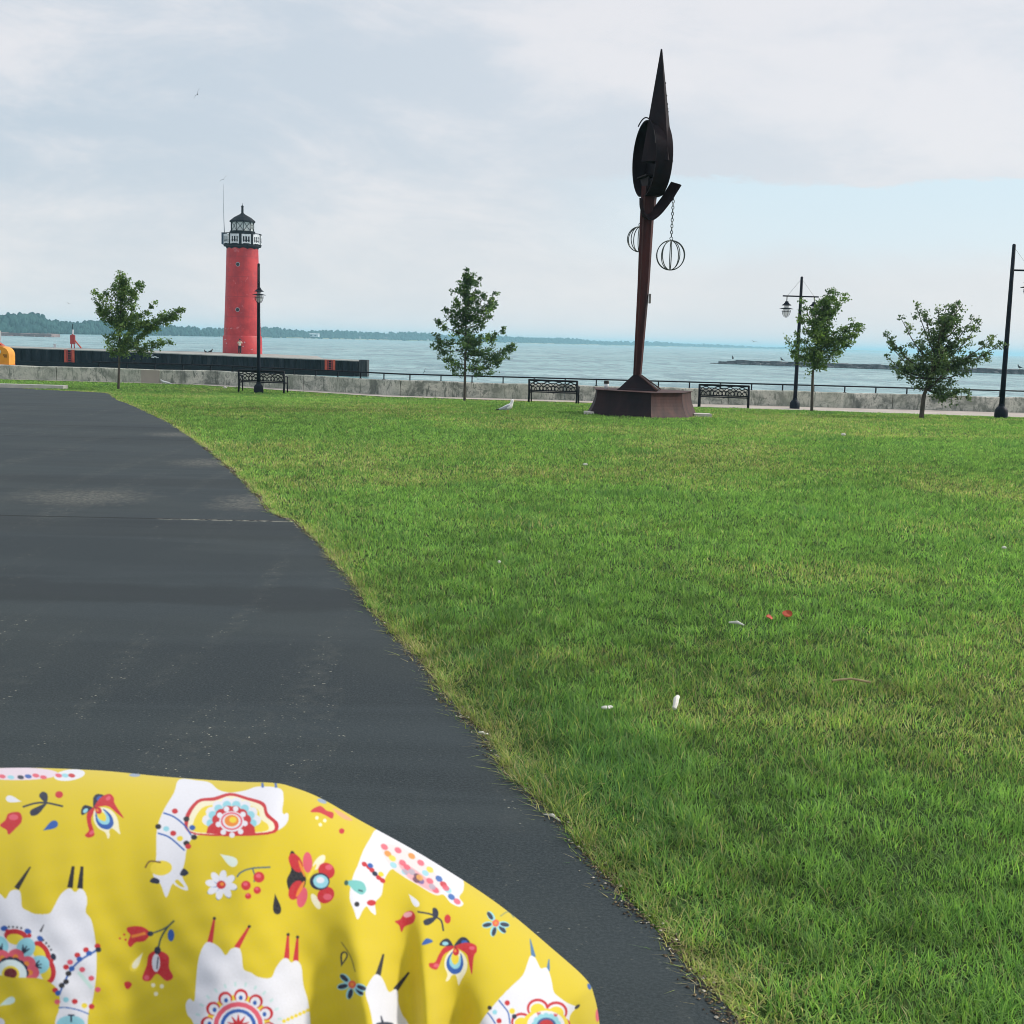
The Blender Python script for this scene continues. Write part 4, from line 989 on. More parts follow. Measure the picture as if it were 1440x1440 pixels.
mb = MB(); mb.tube([(-.05, 0, 0), (0, .004, .008), (.05, -.006, 0)], [.005, .010, .003], 6); small(1036, 877, mb, 'feather', bonew, 'thin white feather on the lawn left of the red leaves', 'feather', .05, R(-35))
redl = surf('dry_red_leaf', (.55, .10, .04), (.36, .05, .02), 20, .7)
def leafmb(s_):
    mb = MB(); n_ = 14; ring1 = [(math.cos(2 * math.pi * k_ / n_) * s_ * (1 + .12 * (k_ % 2)), math.sin(2 * math.pi * k_ / n_) * s_ * .8, .004 * math.sin(k_)) for k_ in range(n_)]; mb.loft([ring1, [(x * 1.02, y * 1.02, z + .003) for x, y, z in ring1]]); return mb
small(1107, 863, leafmb(.029), 'red_leaf', redl, 'larger bright red fallen leaf on the lawn', 'leaf', .055, 0, R(50))
small(1082, 868, leafmb(.025), 'red_leaf', redl, 'smaller dull red fallen leaf left of the bright red one', 'leaf', .05, 1, R(30))
straw = surf('dry_straw', (.42, .33, .17), None, 30, .8)
mb = MB(); mb.tube([(-.09, 0, 0), (0, .008, .01), (.09, -.006, 0)], .006, 6); small(1198, 958, mb, 'twig', straw, 'pale straight twig lying on the right part of the lawn', 'twig', .055, R(-4))
mb = MB(); mb.ball((0, 0, 0), (.022, .015, .012), 8, 5); small(1412, 770, mb, 'paper_scrap', bonew, 'white scrap on the lawn near the right edge beside a dark tuft', 'litter', .05)
mb = MB(); mb.ball((0, 0, 0), (.012, .010, .012), 8, 5); small(702, 790, mb, 'paper_scrap', bonew, 'tiny white scrap on the lawn in the middle left of the grass', 'litter', .05)
mb = MB(); mb.ball((0, 0, 0), (.035, .02, .015), 8, 5); small(823, 653, mb, 'paper_scrap', bonew, 'white scrap on the lawn in front of the sculpture', 'litter', .05)
mb = MB(); mb.ball((0, 0, 0), (.05, .04, .03), 8, 5); small(1186, 611, mb, 'paper_scrap', bonew, 'white scrap on the far lawn below the third tree', 'litter', .05)
mb = MB(); mb.tube([(-.035, .03, 0), (0, .004, .008), (.03, -.04, 0)], [.002, .006, .002], 6); small(777, 1150, mb, 'feather', bonew, 'curled white feather at the asphalt edge', 'feather', .010)
mb = MB(); mb.ball((0, 0, 0), (.014, .010, .006), 8, 5); mb.ball((.02, -.02, 0), (.011, .009, .005), 8, 5); small(677, 1030, mb, 'shell_chips', bonew, 'pair of white chips at the asphalt edge in dry grass', 'litter', .016)
q = stand(233, 54.8); mb = MB(); mb.tube([(-.22, 0, .16), (-.1, 0, .07), (.12, 0, .03), (.25, 0, .0)], [.02, .05, .04, .01], 8)
tag(mb.build('plastic_bag', M['white_paint'], loc=(q.x, 54.8, q.z + .06)), 'crumpled white plastic lying against the wall right of the tan repair panel', 'litter')
q = stand(316.5, 52.5); mb = MB(); mb.ball((0, 0, 0), (.08, .05, .04), 8, 5); tag(mb.build('paper_scrap', bonew, loc=(q.x, 52.5, q.z + .06)), 'small white scrap at the foot of the wall left of the left bench', 'litter')

# ------------------------------------------------------------------ grass blades
def vnoise(x, y, s, seed):
    r_ = np.random.default_rng(seed).uniform(0, 1, (128, 128)); u = x / s; v = y / s
    iu = np.floor(u).astype(int); iv = np.floor(v).astype(int); fu = u - iu; fv = v - iv; fu = fu * fu * (3 - 2 * fu); fv = fv * fv * (3 - 2 * fv)
    g_ = lambda a, b_: r_[a % 128, b_ % 128]
    return (g_(iu, iv) * (1 - fu) + g_(iu + 1, iv) * fu) * (1 - fv) + (g_(iu, iv + 1) * (1 - fu) + g_(iu + 1, iv + 1) * fu) * fv
def grass():
    rng = np.random.default_rng(5)
    ys = np.linspace(2.3, 56, 3000)
    dens = 10000 * (4 / np.maximum(ys, 3.0)) ** 1.45
    xl = -(.42 * ys + 1.3); xr = .42 * ys + 2.0
    left = np.where(ys < 48.4, np.maximum(xl, np.interp(ys, EY, EX) - .05), xl); wd = np.maximum(0, xr - left)
    cnt = dens * wd; dy = ys[1] - ys[0]; total = int(cnt.sum() * dy); cdf = np.cumsum(cnt); cdf /= cdf[-1]
    y = np.interp(rng.uniform(0, 1, total), cdf, ys)
    L_ = np.interp(y, ys, left); X_ = L_ + rng.uniform(0, 1, total) * (.42 * y + 2.0 - L_)
    # extra blades hugging the asphalt edge
    ne = 15000; ye_ = 2.3 + 20 * rng.uniform(0, 1, ne) ** 2.0; xe_ = np.interp(ye_, EY, EX) + np.abs(rng.normal(0, .05, ne)) - .012
    y = np.concatenate([y, ye_]); x = np.concatenate([X_, xe_]); n = len(x)
    wf = np.interp(x, _wx, _wy); wy = np.interp(x, [-400, -13, -4.5, 400], [56, 56, 50.2, 50.2])
    keep = (y < wf - .03) & ~((y > 47.95) & (y < 48.5) & (x < -16.9))
    # not under the sculpture base
    dx = x - so.x; dyy = y - so.y; keep &= ~((np.abs(dx) < 1.1) & (dyy > -1.2) & (dyy < 1.2))
    ed = x - np.interp(y, EY, EX); ed = np.where(y > 48.4, 9, ed)
    # bare ragged nibbles along the edge
    rag = vnoise(x, y, .08, 3) * .05 + vnoise(x, y, .4, 4) * .05
    keep &= ~((ed < rag - .045) & (rng.uniform(0, 1, n) < .8))
    x, y, ed = x[keep], y[keep], ed[keep]; n = len(x)
    k = np.maximum(1, y / 4.5)
    p1 = vnoise(x, y, 3.2, 11) * .5 + vnoise(x, y, 1.1, 12) * .3 + vnoise(x, y, .35, 13) * .2
    p2 = vnoise(x, y, 1.9, 14) * .5 + vnoise(x, y, .5, 15) * .5
    p3 = vnoise(x, y, .22, 16)
    dry = np.clip((p1 - .51) * 3.0, 0, .65)
    # drier straw patch on the right, seen in the photograph
    for (cx_, cy_, sx_, sy_, am) in ((2.35, 9.3, 1.0, .55, .6), (.2, 11.5, .8, .5, .25), (-1.5, 19, 2.2, 1.6, .35), (2.6, 17, 2.0, .8, .35), (-5, 30, 4, 3, .35), (4.6, 12, 1.2, .6, .3)):
        dry = np.maximum(dry, am * np.exp(-((x - cx_) / sx_) ** 2 - ((y - cy_) / sy_) ** 2) * (0.5 + p2))
    edgeness = np.exp(-np.maximum(ed, 0) / .08) * (.45 + .8 * vnoise(x, y, .3, 17)); edgeness = np.maximum(edgeness, .85 * np.exp(-np.maximum(ed, 0) / .18)) * (.45 + .9 * vnoise(x, y, .45, 18))
    dry = np.clip(np.maximum(dry * .75, edgeness), 0, 1)
    tuft = np.clip((p2 - .62) * 5, 0, 1)
    h = (.65 + .75 * vnoise(x, y, .11, 32)) * (.030 + .024 * rng.uniform(0, 1, n)) * (1 + .5 * tuft + .3 * (p3 - .5)) * (1 - .3 * dry) * (1 + .45 * edgeness * rng.uniform(-.6, 1, n)) * np.minimum(k, 1.5) ** .25
    wdt = .0034 * k ** .82 * rng.uniform(.7, 1.3, n)
    a = rng.uniform(0, 2 * np.pi, n); la = rng.uniform(0, 2 * np.pi, n); ln = rng.uniform(.15, 1.5, n) * (1 + .5 * edgeness)
    la = np.where(rng.uniform(0, 1, n) < edgeness * .35, np.pi + rng.normal(0, .6, n), la)   # some lie over the asphalt
    z0 = gza(y) - .004; bx, by = np.cos(a) * wdt * .5, np.sin(a) * wdt * .5
    tx, ty = np.cos(la) * ln * h, np.sin(la) * ln * h
    hz_ = h * np.sqrt(np.clip(1 - (ln * .6) ** 2, .25, 1))
    P = np.empty((n, 5, 3), np.float32)
    P[:, 0] = np.stack([x - bx, y - by, z0], 1); P[:, 1] = np.stack([x + bx, y + by, z0], 1)
    P[:, 2] = np.stack([x + bx * .85 + tx * .35, y + by * .85 + ty * .35, z0 + hz_ * .6], 1); P[:, 3] = np.stack([x - bx * .85 + tx * .35, y - by * .85 + ty * .35, z0 + hz_ * .6], 1)
    P[:, 4] = np.stack([x + tx, y + ty, z0 + hz_], 1)
    b_ = (np.arange(n) * 5)[:, None]; loops = np.concatenate([b_ + np.array([[0, 1, 2, 3]]), b_ + np.array([[3, 2, 4]])], 1).ravel()
    st_ = np.stack([np.arange(n) * 7, np.arange(n) * 7 + 4], 1).ravel(); tt = np.tile([4, 3], n)
    g1, g2_, ye, stw, dk = np.array([.080, .195, .056]), np.array([.35, .54, .155]), np.array([.42, .50, .165]), np.array([.60, .52, .30]), np.array([.075, .185, .075])
    u = rng.uniform(0, 1, n)[:, None]; u = u ** 1.3; col = g1 * (1 - u) + g2_ * u
    tf = tuft[:, None] * .5; col = col * (1 - tf) + dk * tf
    dd = dry[:, None]; r1 = rng.uniform(0, 1, n)[:, None]; sel = (r1 < dd * .9); col = np.where(sel, ye * (.6 + .5 * u), col)
    sel2 = rng.uniform(0, 1, n)[:, None] < (dd ** 1.3) * .5 + .015; col = np.where(sel2, stw * (.55 + .6 * u), col)
    col = col * (.80 + .34 * vnoise(x, y, 6.0, 31) + .60 * (vnoise(x, y, .10, 32) - .42) + .25 * (vnoise(x, y, .5, 33) - .45))[:, None]
    me = fast_mesh('grass', P.reshape(-1, 3), loops, st_, tt, M['blade'], np.repeat(col, 5, 0))
    o = bpy.data.objects.new('grass', me); C.objects.link(o); tag(o, 'short mown green lawn grass with dry yellow patches', kind='stuff'); return n
m = M['leaf'].copy(); m.name = 'grass_blade'; M['blade'] = m
[setattr(n_.inputs[0], 'default_value', .42) for n_ in m.node_tree.nodes if n_.type == 'MIX_SHADER']
bb = m.node_tree.nodes['Principled BSDF']; bb.inputs['Roughness'].default_value = .6; bb.inputs['Specular IOR Level'].default_value = .25
print('blades', grass())

def crumbs():
    rng = np.random.default_rng(9); n = 5200
    y = 2.4 + 16 * rng.uniform(0, 1, n) ** 1.6; x = np.interp(y, EY, EX) + rng.normal(0, .022, n) + .02 * (vnoise(y, y * 0, .15, 51) - .5)
    sz = rng.uniform(.0015, .0055, n) * np.maximum(1, y / 7); c0 = np.stack([x, y, gza(y) + .013 + sz * .3], 1)
    base = np.array([[1, 0, 0], [0, 1, 0], [-1, 0, 0], [0, -1, 0], [0, 0, .6], [0, 0, -.6]]); j = rng.uniform(.6, 1.5, (n, 6, 3))
    P = c0[:, None, :] + base[None] * j * sz[:, None, None]; tri = np.array([0, 1, 4, 1, 2, 4, 2, 3, 4, 3, 0, 4, 1, 0, 5, 2, 1, 5, 3, 2, 5, 0, 3, 5])
    loops = ((np.arange(n) * 6)[:, None] + tri[None]).ravel(); m_ = n * 8; u = rng.uniform(0, 1, (n, 1))
    col = np.where(u < .6, np.array([.06, .045, .03]), np.where(u < .9, np.array([.20, .15, .09]), np.array([.5, .46, .38]))) * rng.uniform(.6, 1.3, (n, 1))
    me = fast_mesh('soil_crumbs', P.reshape(-1, 3), loops, np.arange(m_) * 3, np.full(m_, 3), M['crumb'], np.repeat(col, 6, 0)); me.shade_flat()
    o = bpy.data.objects.new('soil_crumbs', me); C.objects.link(o); tag(o, 'soil crumbs and grit along the ragged asphalt edge', kind='stuff')
m, t, b = newmat('crumb'); a_ = t.nodes.new('ShaderNodeAttribute'); a_.attribute_name = 'tint'; t.links.new(a_.outputs['Color'], b.inputs['Base Color']); b.inputs['Roughness'].default_value = .95; M['crumb'] = m
crumbs()

# ------------------------------------------------------------------ printed cloth canopy in front
YEL = np.array([220, 196, 36.]); WHT = np.array([232, 232, 240.]); RED = np.array([200, 40, 52.]); PNK = np.array([226, 92, 112.]); NAV = np.array([28, 38, 66.])
BLU = np.array([40, 92, 175.]); LBL = np.array([150, 212, 226.]); TEA = np.array([120, 196, 192.]); ORG = np.array([238, 140, 52.]); YLW = np.array([240, 214, 60.]); CRM = np.array([245, 238, 205.]); BLK = np.array([30, 30, 42.]); GRN = np.array([70, 96, 60.])
X0, Y0, X1, Y1, CS = -120, 1050, 900, 1520, 1.6
CW, CH = int((X1 - X0) * CS), int((Y1 - Y0) * CS)
cv_ = np.empty((CH, CW, 3)); cv_[:] = YEL
def fill(pts, col, alpha=1.0):
    P = (np.array(pts, float) - (X0, Y0)) * CS
    x0, y0 = np.floor(P.min(0)).astype(int) - 1; x1, y1 = np.ceil(P.max(0)).astype(int) + 1
    x0 = max(x0, 0); y0 = max(y0, 0); x1 = min(x1, CW); y1 = min(y1, CH)
    if x1 <= x0 or y1 <= y0: return
    cov = np.zeros((y1 - y0, x1 - x0))
    for oy in (.25, .75):
        for ox in (.25, .75):
            gx, gy_ = np.meshgrid(np.arange(x0, x1) + ox, np.arange(y0, y1) + oy); ins = np.zeros(gx.shape, bool); n = len(P)
            for i in range(n):
                ax_, ay = P[i]; bx_, by_ = P[(i + 1) % n]
                if ay == by_: continue
                cnd = (ay > gy_) != (by_ > gy_); ins ^= cnd & (gx < (bx_ - ax_) * (gy_ - ay) / (by_ - ay) + ax_)
            cov += ins
    cov = (cov / 4 * alpha)[..., None]; cv_[y0:y1, x0:x1] = cv_[y0:y1, x0:x1] * (1 - cov) + col * cov
def poly(pts, col, T=None, k=4, alpha=1): fill([T(*q) for q in smooth_closed(pts, k)] if T else smooth_closed(pts, k), col, alpha)
def ell(cx, cy, rx, ry, col, T=None, rot=0, alpha=1):
    c_, s_ = math.cos(R(rot)), math.sin(R(rot)); pts = [(cx + rx * math.cos(a) * c_ - ry * math.sin(a) * s_, cy + rx * math.cos(a) * s_ + ry * math.sin(a) * c_) for a in np.linspace(0, 2 * math.pi, 20, False)]
    fill([T(*q) for q in pts] if T else pts, col, alpha)
def line(pts, w_, col, T=None, w2=None):
    P = smooth_open(pts, 5) if len(pts) > 2 else np.array(pts, float); n = len(P); ws = np.linspace(w_, w2 if w2 is not None else w_, n) / 2
    Tn = np.gradient(P, axis=0); Tn /= np.linalg.norm(Tn, axis=1)[:, None] + 1e-9; Nn = np.stack([-Tn[:, 1], Tn[:, 0]], 1)
    pts = list(P + Nn * ws[:, None]) + list((P - Nn * ws[:, None])[::-1]); fill([T(*q) for q in pts] if T else pts, col)
def drop(cx, cy, L_, W2, rot, col, T=None):
    c_, s_ = math.cos(R(rot)), math.sin(R(rot)); pts = []
    for a in np.linspace(0, 2 * math.pi, 22, False):
        x = math.cos(a) * L_ / 2; y = math.sin(a) * W2 / 2 * (1 - math.cos(a)) * .62; pts.append((cx + x * c_ - y * s_, cy + x * s_ + y * c_))
    fill([T(*q) for q in pts] if T else pts, col)
TA = lambda x, y: (x / 3.273, 1060 + y / 3.273)
TB = lambda x, y: (400 + x / 3.13, 1060 + y / 3.13)
T4 = lambda x, y: (x / 6.545, 1240 + y / 6.545)
T5 = lambda x, y: (200 + x / 5.538, 1240 + y / 5.538)
T6 = lambda x, y: (440 + x / 5.538, 1240 + y / 5.538)
T7 = lambda x, y: (640 + x / 6.545, 1240 + y / 6.545)
def orchid(cx, cy, s_, rot):
    c_, q_ = math.cos(R(rot)), math.sin(R(rot)); T = lambda x, y: (cx + (x * c_ - y * q_) * s_, cy + (x * q_ + y * c_) * s_)
    poly([(-10, -30), (-50, -100), (-100, -90), (-125, -50), (-70, -40)], NAV, T); ell(-78, -62, 26, 16, LBL, T); poly([(-10, -30), (40, -105), (90, -110), (125, -60), (60, -35)], NAV, T); ell(78, -72, 26, 18, BLU, T)
    poly([(0, -40), (-80, -35), (-130, 30), (-160, 90), (-210, 100), (-200, 135), (-150, 150), (-125, 110), (-90, 30), (-30, -10)], RED, T); ell(-150, 118, 24, 16, PNK, T)
    poly([(0, -40), (90, -70), (170, -50), (180, 0), (160, 30), (150, 80), (140, 190), (120, 120), (100, 30), (40, -15)], RED, T); ell(140, -25, 24, 16, PNK, T)
    poly([(-10, -20), (-70, 40), (-85, 120), (-60, 190), (-75, 245), (-45, 235), (-25, 200), (10, 200), (30, 280), (55, 235), (95, 160), (100, 80), (60, 10)], CRM, T)
    poly([(-15, 0), (-60, 60), (-65, 130), (-20, 185), (40, 175), (70, 110), (60, 40), (45, 20), (50, 80), (30, 120), (-10, 130), (-30, 90), (-25, 40)], BLU, T)
    poly([(-8, 10), (-42, 60), (-40, 110), (-5, 145), (32, 135), (50, 90), (42, 40), (30, 80), (5, 100), (-15, 80)], LBL, T); poly([(-10, 10), (-30, 60), (-5, 110), (28, 90), (30, 40)], YLW, T)
    ell(10, 5, 26, 32, RED, T); ell(4, -2, 10, 12, ORG, T)
def blueflower(cx, cy, s_, angs):
    for a in angs:
        dx_, dy_ = math.cos(R(a)), math.sin(R(a)); ell(cx + dx_ * s_ * .62, cy + dy_ * s_ * .62, s_ * .42, s_ * .24, LBL, rot=a); ell(cx + dx_ * s_ * .66 + dy_ * s_ * .05, cy + dy_ * s_ * .66, s_ * .34, s_ * .15, NAV, rot=a)
    ell(cx, cy, s_ * .26, s_ * .26, np.array([225, 90, 70.])); ell(cx, cy, s_ * .13, s_ * .13, ORG)
def rings_(cx, cy, r_, n, rad_, col, T, a0=0, sy=1.0, half=False):
    for i in range(n):
        a = 2 * math.pi * (i + a0) / n
        if half and math.sin(a) > .15: continue
        ell(cx + r_ * math.cos(a), cy + r_ * math.sin(a) * sy, rad_, rad_ * (.6 + .4 * sy), col, T)
# --- top-left edge llama back
ell(80, 92, 190, 30, np.array([232, 214, 226.]), TA); ell(320, 98, 72, 26, WHT, TA, -8)
for x_, c_ in ((10, PNK), (50, LBL), (95, NAV), (130, BLU), (165, PNK), (200, PNK), (270, PNK), (300, LBL), (330, RED)): ell(x_, 100 + (x_ % 3) * 4, 16, 9, c_, TA, 10)
# --- bud, twig, drops
drop(65, 212, 78, 40, 14, WHT, TA); poly([(40, 275), (90, 270), (100, 310), (70, 345), (40, 372), (30, 350), (0, 330), (25, 305)], RED, TA); ell(62, 292, 22, 14, PNK, TA)
line([(105, 245), (160, 228), (215, 226), (290, 242)], 8, NAV, TA); poly([(210, 225), (180, 195), (195, 175), (215, 182), (220, 205)], NAV, TA); poly([(215, 228), (180, 240), (140, 262), (145, 285), (175, 278), (200, 250)], NAV, TA)
ell(272, 188, 18, 16, RED, TA); drop(230, 335, 80, 44, 150, BLU, TA)
orchid(*TA(447, 262), .165, -38)
# --- llama, upper middle
poly([(825, 118), (905, 122), (965, 132), (1005, 165), (1060, 178), (1130, 168), (1190, 150), (1290, 160), (1305, 210), (1300, 270), (1328, 290), (1312, 330), (1262, 360), (1200, 372), (1060, 372), (940, 372), (890, 385), (862, 430), (850, 500), (838, 560), (866, 622), (830, 612), (795, 598), (765, 662), (738, 600), (705, 560), (718, 490), (722, 350), (752, 262), (800, 180)], WHT, TA)
poly([(850, 300), (905, 215), (985, 200), (1060, 180), (1140, 200), (1215, 225), (1235, 275), (1282, 325), (1230, 372), (900, 372)], RED, TA)
poly([(868, 305), (915, 225), (990, 215), (1060, 193), (1135, 212), (1205, 238), (1222, 285), (1262, 325), (1222, 362), (905, 366)], CRM, TA)
poly([(890, 318), (930, 250), (1000, 232), (1060, 212), (1125, 230), (1185, 255), (1200, 300), (1235, 330), (1200, 360), (910, 362)], YLW, TA)
rings_(1066, 325, 112, 16, 26, WHT, TA, .5, .9, True); rings_(1066, 320, 96, 14, 20, LBL, TA, 0, .9, True); rings_(1066, 318, 66, 12, 26, RED, TA, .5, .85, True)
poly([(950, 366), (1000, 300), (1060, 240), (1130, 300), (1175, 366)], RED, TA, 2); rings_(1066, 312, 62, 9, 13, WHT, TA, .2)
ell(1066, 312, 58, 48, WHT, TA); ell(1066, 310, 50, 41, PNK, TA); ell(1066, 310, 42, 34, WHT, TA); ell(1066, 308, 33, 27, ORG, TA); ell(1072, 304, 17, 14, YLW, TA)
line([(752, 272), (800, 290), (850, 330), (880, 375)], 7, BLU, TA); line([(726, 365), (780, 385), (850, 445)], 7, BLU, TA)
for x_, y_, c_ in ((805, 264, RED), (728, 335, BLK), (765, 345, LBL), (797, 366, RED), (828, 390, YLW), (885, 340, BLU), (893, 384, BLK), (858, 412, BLK), (866, 426, RED), (858, 300, BLK)): ell(x_, y_, 14, 12, c_, TA)
ell(742, 526, 50, 34, YLW, TA, -5); line([(668, 525), (690, 495), (740, 500)], 7, np.array([110, 80, 40.]), TA); poly([(690, 590), (705, 570), (732, 580), (728, 598)], NAV, TA); poly([(828, 556), (845, 528), (868, 548), (850, 562)], NAV, TA)
poly([(790, 590), (818, 566), (868, 628), (830, 620)], WHT, TA, 2); poly([(805, 588), (820, 580), (850, 615), (825, 608)], YEL, TA, 2)
for x_ in (1207, 1268): line([(x_, 134), (x_ + 3, 156)], 11, BLU, TA)
# --- daisy, berries, drops
drop(1050, 485, 96, 56, 212, np.array([225, 236, 225.]), TA)
for i in range(8):
    a = 45 * i + 10; dx_, dy_ = math.cos(R(a)), math.sin(R(a)); ell(1018 + dx_ * 45, 605 + dy_ * 40, 30, 15, BLU, TA, a + 6); ell(1018 + dx_ * 45, 603 + dy_ * 40, 29, 17, WHT, TA, a)
ell(1018, 603, 21, 19, RED, TA); ell(1022, 600, 10, 9, ORG, TA)
line([(1090, 568), (1110, 545), (1160, 527), (1245, 522)], 7, np.array([70, 100, 120.]), TA); line([(1163, 530), (1172, 560), (1170, 590)], 6, np.array([70, 100, 120.]), TA)
for x_, y_, r_ in ((1192, 568, 25), (1132, 606, 22), (1184, 628, 17), (1142, 655, 14)): ell(x_, y_, r_, r_, RED, TA); ell(x_ - 2, y_ - 6, r_ * .5, r_ * .4, PNK, TA)
drop(1272, 690, 100, 46, 262, BLK, TA)
# --- butterfly bloom
poly([(95, 550), (40, 430), (20, 460), (30, 510), (10, 560), (30, 620), (60, 625)], BLK, TB)
for cx_, cy_, rx_, ry_, rt__, cc_ in ((50, 480, 46, 26, 62, RED), (50, 600, 46, 28, 118, RED), (102, 478, 46, 21, 88, PNK), (78, 632, 46, 22, 102, PNK), (76, 505, 40, 6, 70, ORG), (70, 595, 40, 8, 118, ORG), (152, 478, 40, 18, 128, CRM), (138, 650, 38, 15, 62, CRM), (120, 520, 40, 7, 120, YLW), (185, 515, 38, 34, 40, RED), (182, 622, 40, 34, -40, RED), (196, 500, 16, 12, 0, PNK), (190, 630, 20, 14, 0, PNK)): ell(cx_, cy_, rx_, ry_, cc_, TB, rt__)
ell(155, 562, 44, 38, NAV, TB); ell(160, 562, 34, 30, LBL, TB, 10); ell(158, 556, 18, 14, WHT, TB)
# --- big llama lower left
poly([(-300, 90), (-60, 110), (0, 110), (50, 155), (90, 92), (140, 72), (185, 90), (198, 170), (205, 235), (260, 268), (330, 296), (450, 292), (498, 225), (560, 115), (640, 58), (690, 95), (740, 60), (785, 100), (803, 180), (790, 280), (840, 350), (875, 520), (890, 700), (882, 900), (850, 1100), (815, 1200), (805, 1400), (810, 1600), (500, 1600), (505, 1300), (540, 1180), (545, 1050), (500, 960), (400, 900), (250, 885), (-300, 890)], WHT, T4)
cx_, cy_ = 97, 850
for a in (-168, -135, -90 + 8, -52, -18):
    x_, y_ = cx_ + 370 * math.cos(R(a)), cy_ + 350 * math.sin(R(a)); pr_ = R(a)
for a in (-156, -82, -36, -4):
    c2, s2 = math.cos(R(a)), math.sin(R(a)); ell(cx_ + 355 * c2, cy_ + 355 * s2, 62, 110, RED if a != -4 else RED, T4, a); ell(cx_ + 325 * c2, cy_ + 325 * s2, 50, 82, YLW, T4, a)
for a in (-112, -60, -18, -165):
    c2, s2 = math.cos(R(a)), math.sin(R(a)); ell(cx_ + 280 * c2, cy_ + 280 * s2, 95, 85, LBL, T4, a)
    for q in (-28, 0, 28):
        line([(cx_ + 225 * c2, cy_ + 225 * s2), (cx_ + 225 * c2 + 75 * math.cos(R(a + q)), cy_ + 225 * s2 + 75 * math.sin(R(a + q)))], 26, NAV, T4, 8)
for a in (-98, -68, -50, -22, -128): ell(cx_ + 425 * math.cos(R(a)), cy_ + 425 * math.sin(R(a)), 32, 24, BLU if a != -22 else NAV, T4, a + 90); ell(cx_ + 395 * math.cos(R(a + 4)), cy_ + 395 * math.sin(R(a + 4)), 20, 20, RED, T4)
for a in list(np.arange(-92, -72, 5)) + list(np.arange(-46, -26, 5)): ell(cx_ + 435 * math.cos(R(a)), cy_ + 435 * math.sin(R(a)), 9, 9, BLK, T4)
line([(405, 392), (372, 460)], 4, BLK, T4, 20)
for a in (-155, -115, -75, -35, -5):
    ell(cx_ + 190 * math.cos(R(a)), cy_ + 170 * math.sin(R(a)), 76, 68, PNK, T4); ell(cx_ + 175 * math.cos(R(a)), cy_ + 158 * math.sin(R(a)), 26, 32, ORG, T4, a + 90)
for a in np.arange(-180, 1, 22): ell(cx_ + 130 * math.cos(R(a)), cy_ + 125 * math.sin(R(a)), 40, 36, NAV, T4)
ell(cx_, cy_, 150, 135, np.array([226, 240, 240.]), T4); ell(cx_, cy_, 82, 76, YLW, T4); ell(cx_, cy_ - 5, 60, 50, np.array([110, 30, 40.]), T4)
poly([(-300, 884), (120, 884), (250, 884), (400, 900), (505, 962), (548, 1050), (542, 1180), (505, 1300), (500, 1600), (-300, 1600)], YEL, T4, 3)
line([(905, 620), (840, 660), (750, 715), (660, 800), (600, 910), (545, 1035)], 17, BLU, T4)
for x_, y_, c_ in ((897, 592, RED), (905, 625, NAV), (792, 627, RED), (820, 660, BLU), (712, 675, RED), (732, 712, BLU), (645, 740, PNK), (660, 800, BLU), (608, 785, RED), (630, 845, BLK), (608, 920, BLK), (568, 955, BLK), (508, 998, RED), (533, 1025, BLU), (757, 808, PNK), (840, 888, PNK), (900, 992, PNK), (527, 1105, PNK), (607, 1085, LBL), (688, 1102, RED), (777, 1140, YLW), (843, 1148, RED)): ell(x_, y_, 27, 24, c_, T4)
line([(720, 830), (850, 985)], 34, np.array([205, 232, 226.]), T4)
line([(535, 1160), (610, 1158), (720, 1180), (820, 1218)], 10, BLU, T4); ell(650, 1310, 130, 80, LBL, T4); line([(655, 1225), (655, 1290)], 14, NAV, T4); line([(625, 1228), (685, 1228)], 12, NAV, T4)
drop(60, 1110, 170, 84, 155, np.array([215, 236, 226.]), T4); ell(0, 1300, 45, 45, WHT, T4)
for a_, b_, w1_, w2_ in (((140, 520), (76, 620), 6, 24), ((337, 518), (322, 616), 13, 26), ((378, 518), (368, 620), 13, 26)): line([a_, b_], w1_, BLK, TA, w2_)
# --- bell flowers
line([(802, 768), (770, 800), (740, 850), (727, 905)], 8, np.array([60, 80, 70.]), TA); line([(695, 828), (745, 810), (780, 790)], 7, np.array([60, 80, 90.]), TA); ell(787, 835, 15, 28, BLU, TA)
poly([(690, 825), (650, 795), (590, 798), (585, 815), (600, 835), (588, 868), (600, 890), (625, 868), (665, 862)], RED, TA); line([(605, 842), (670, 826)], 13, ORG, TA); ell(692, 828, 14, 12, NAV, TA)
for x_, y_ in ((552, 850), (578, 856), (572, 832)): ell(x_, y_, 5, 5, RED, TA)
poly([(725, 905), (685, 925), (675, 975), (655, 1035), (690, 1045), (722, 1012), (765, 1045), (797, 1028), (778, 985), (775, 930)], RED, TA); ell(718, 962, 19, 42, np.array([225, 225, 235.]), TA); line([(728, 935), (722, 990)], 5, NAV, TA); ell(725, 905, 15, 18, NAV, TA); ell(675, 1030, 12, 12, PNK, TA)
drop(632, 955, 108, 50, 302, YLW, TA); drop(636, 950, 90, 34, 302, CRM, TA); poly([(572, 1055), (590, 1048), (607, 1060), (595, 1080), (580, 1080)], RED, TA)
for x_, y_ in ((705, 1065), (745, 1070), (718, 1105)): ell(x_, y_, 10, 10, CRM, TA)
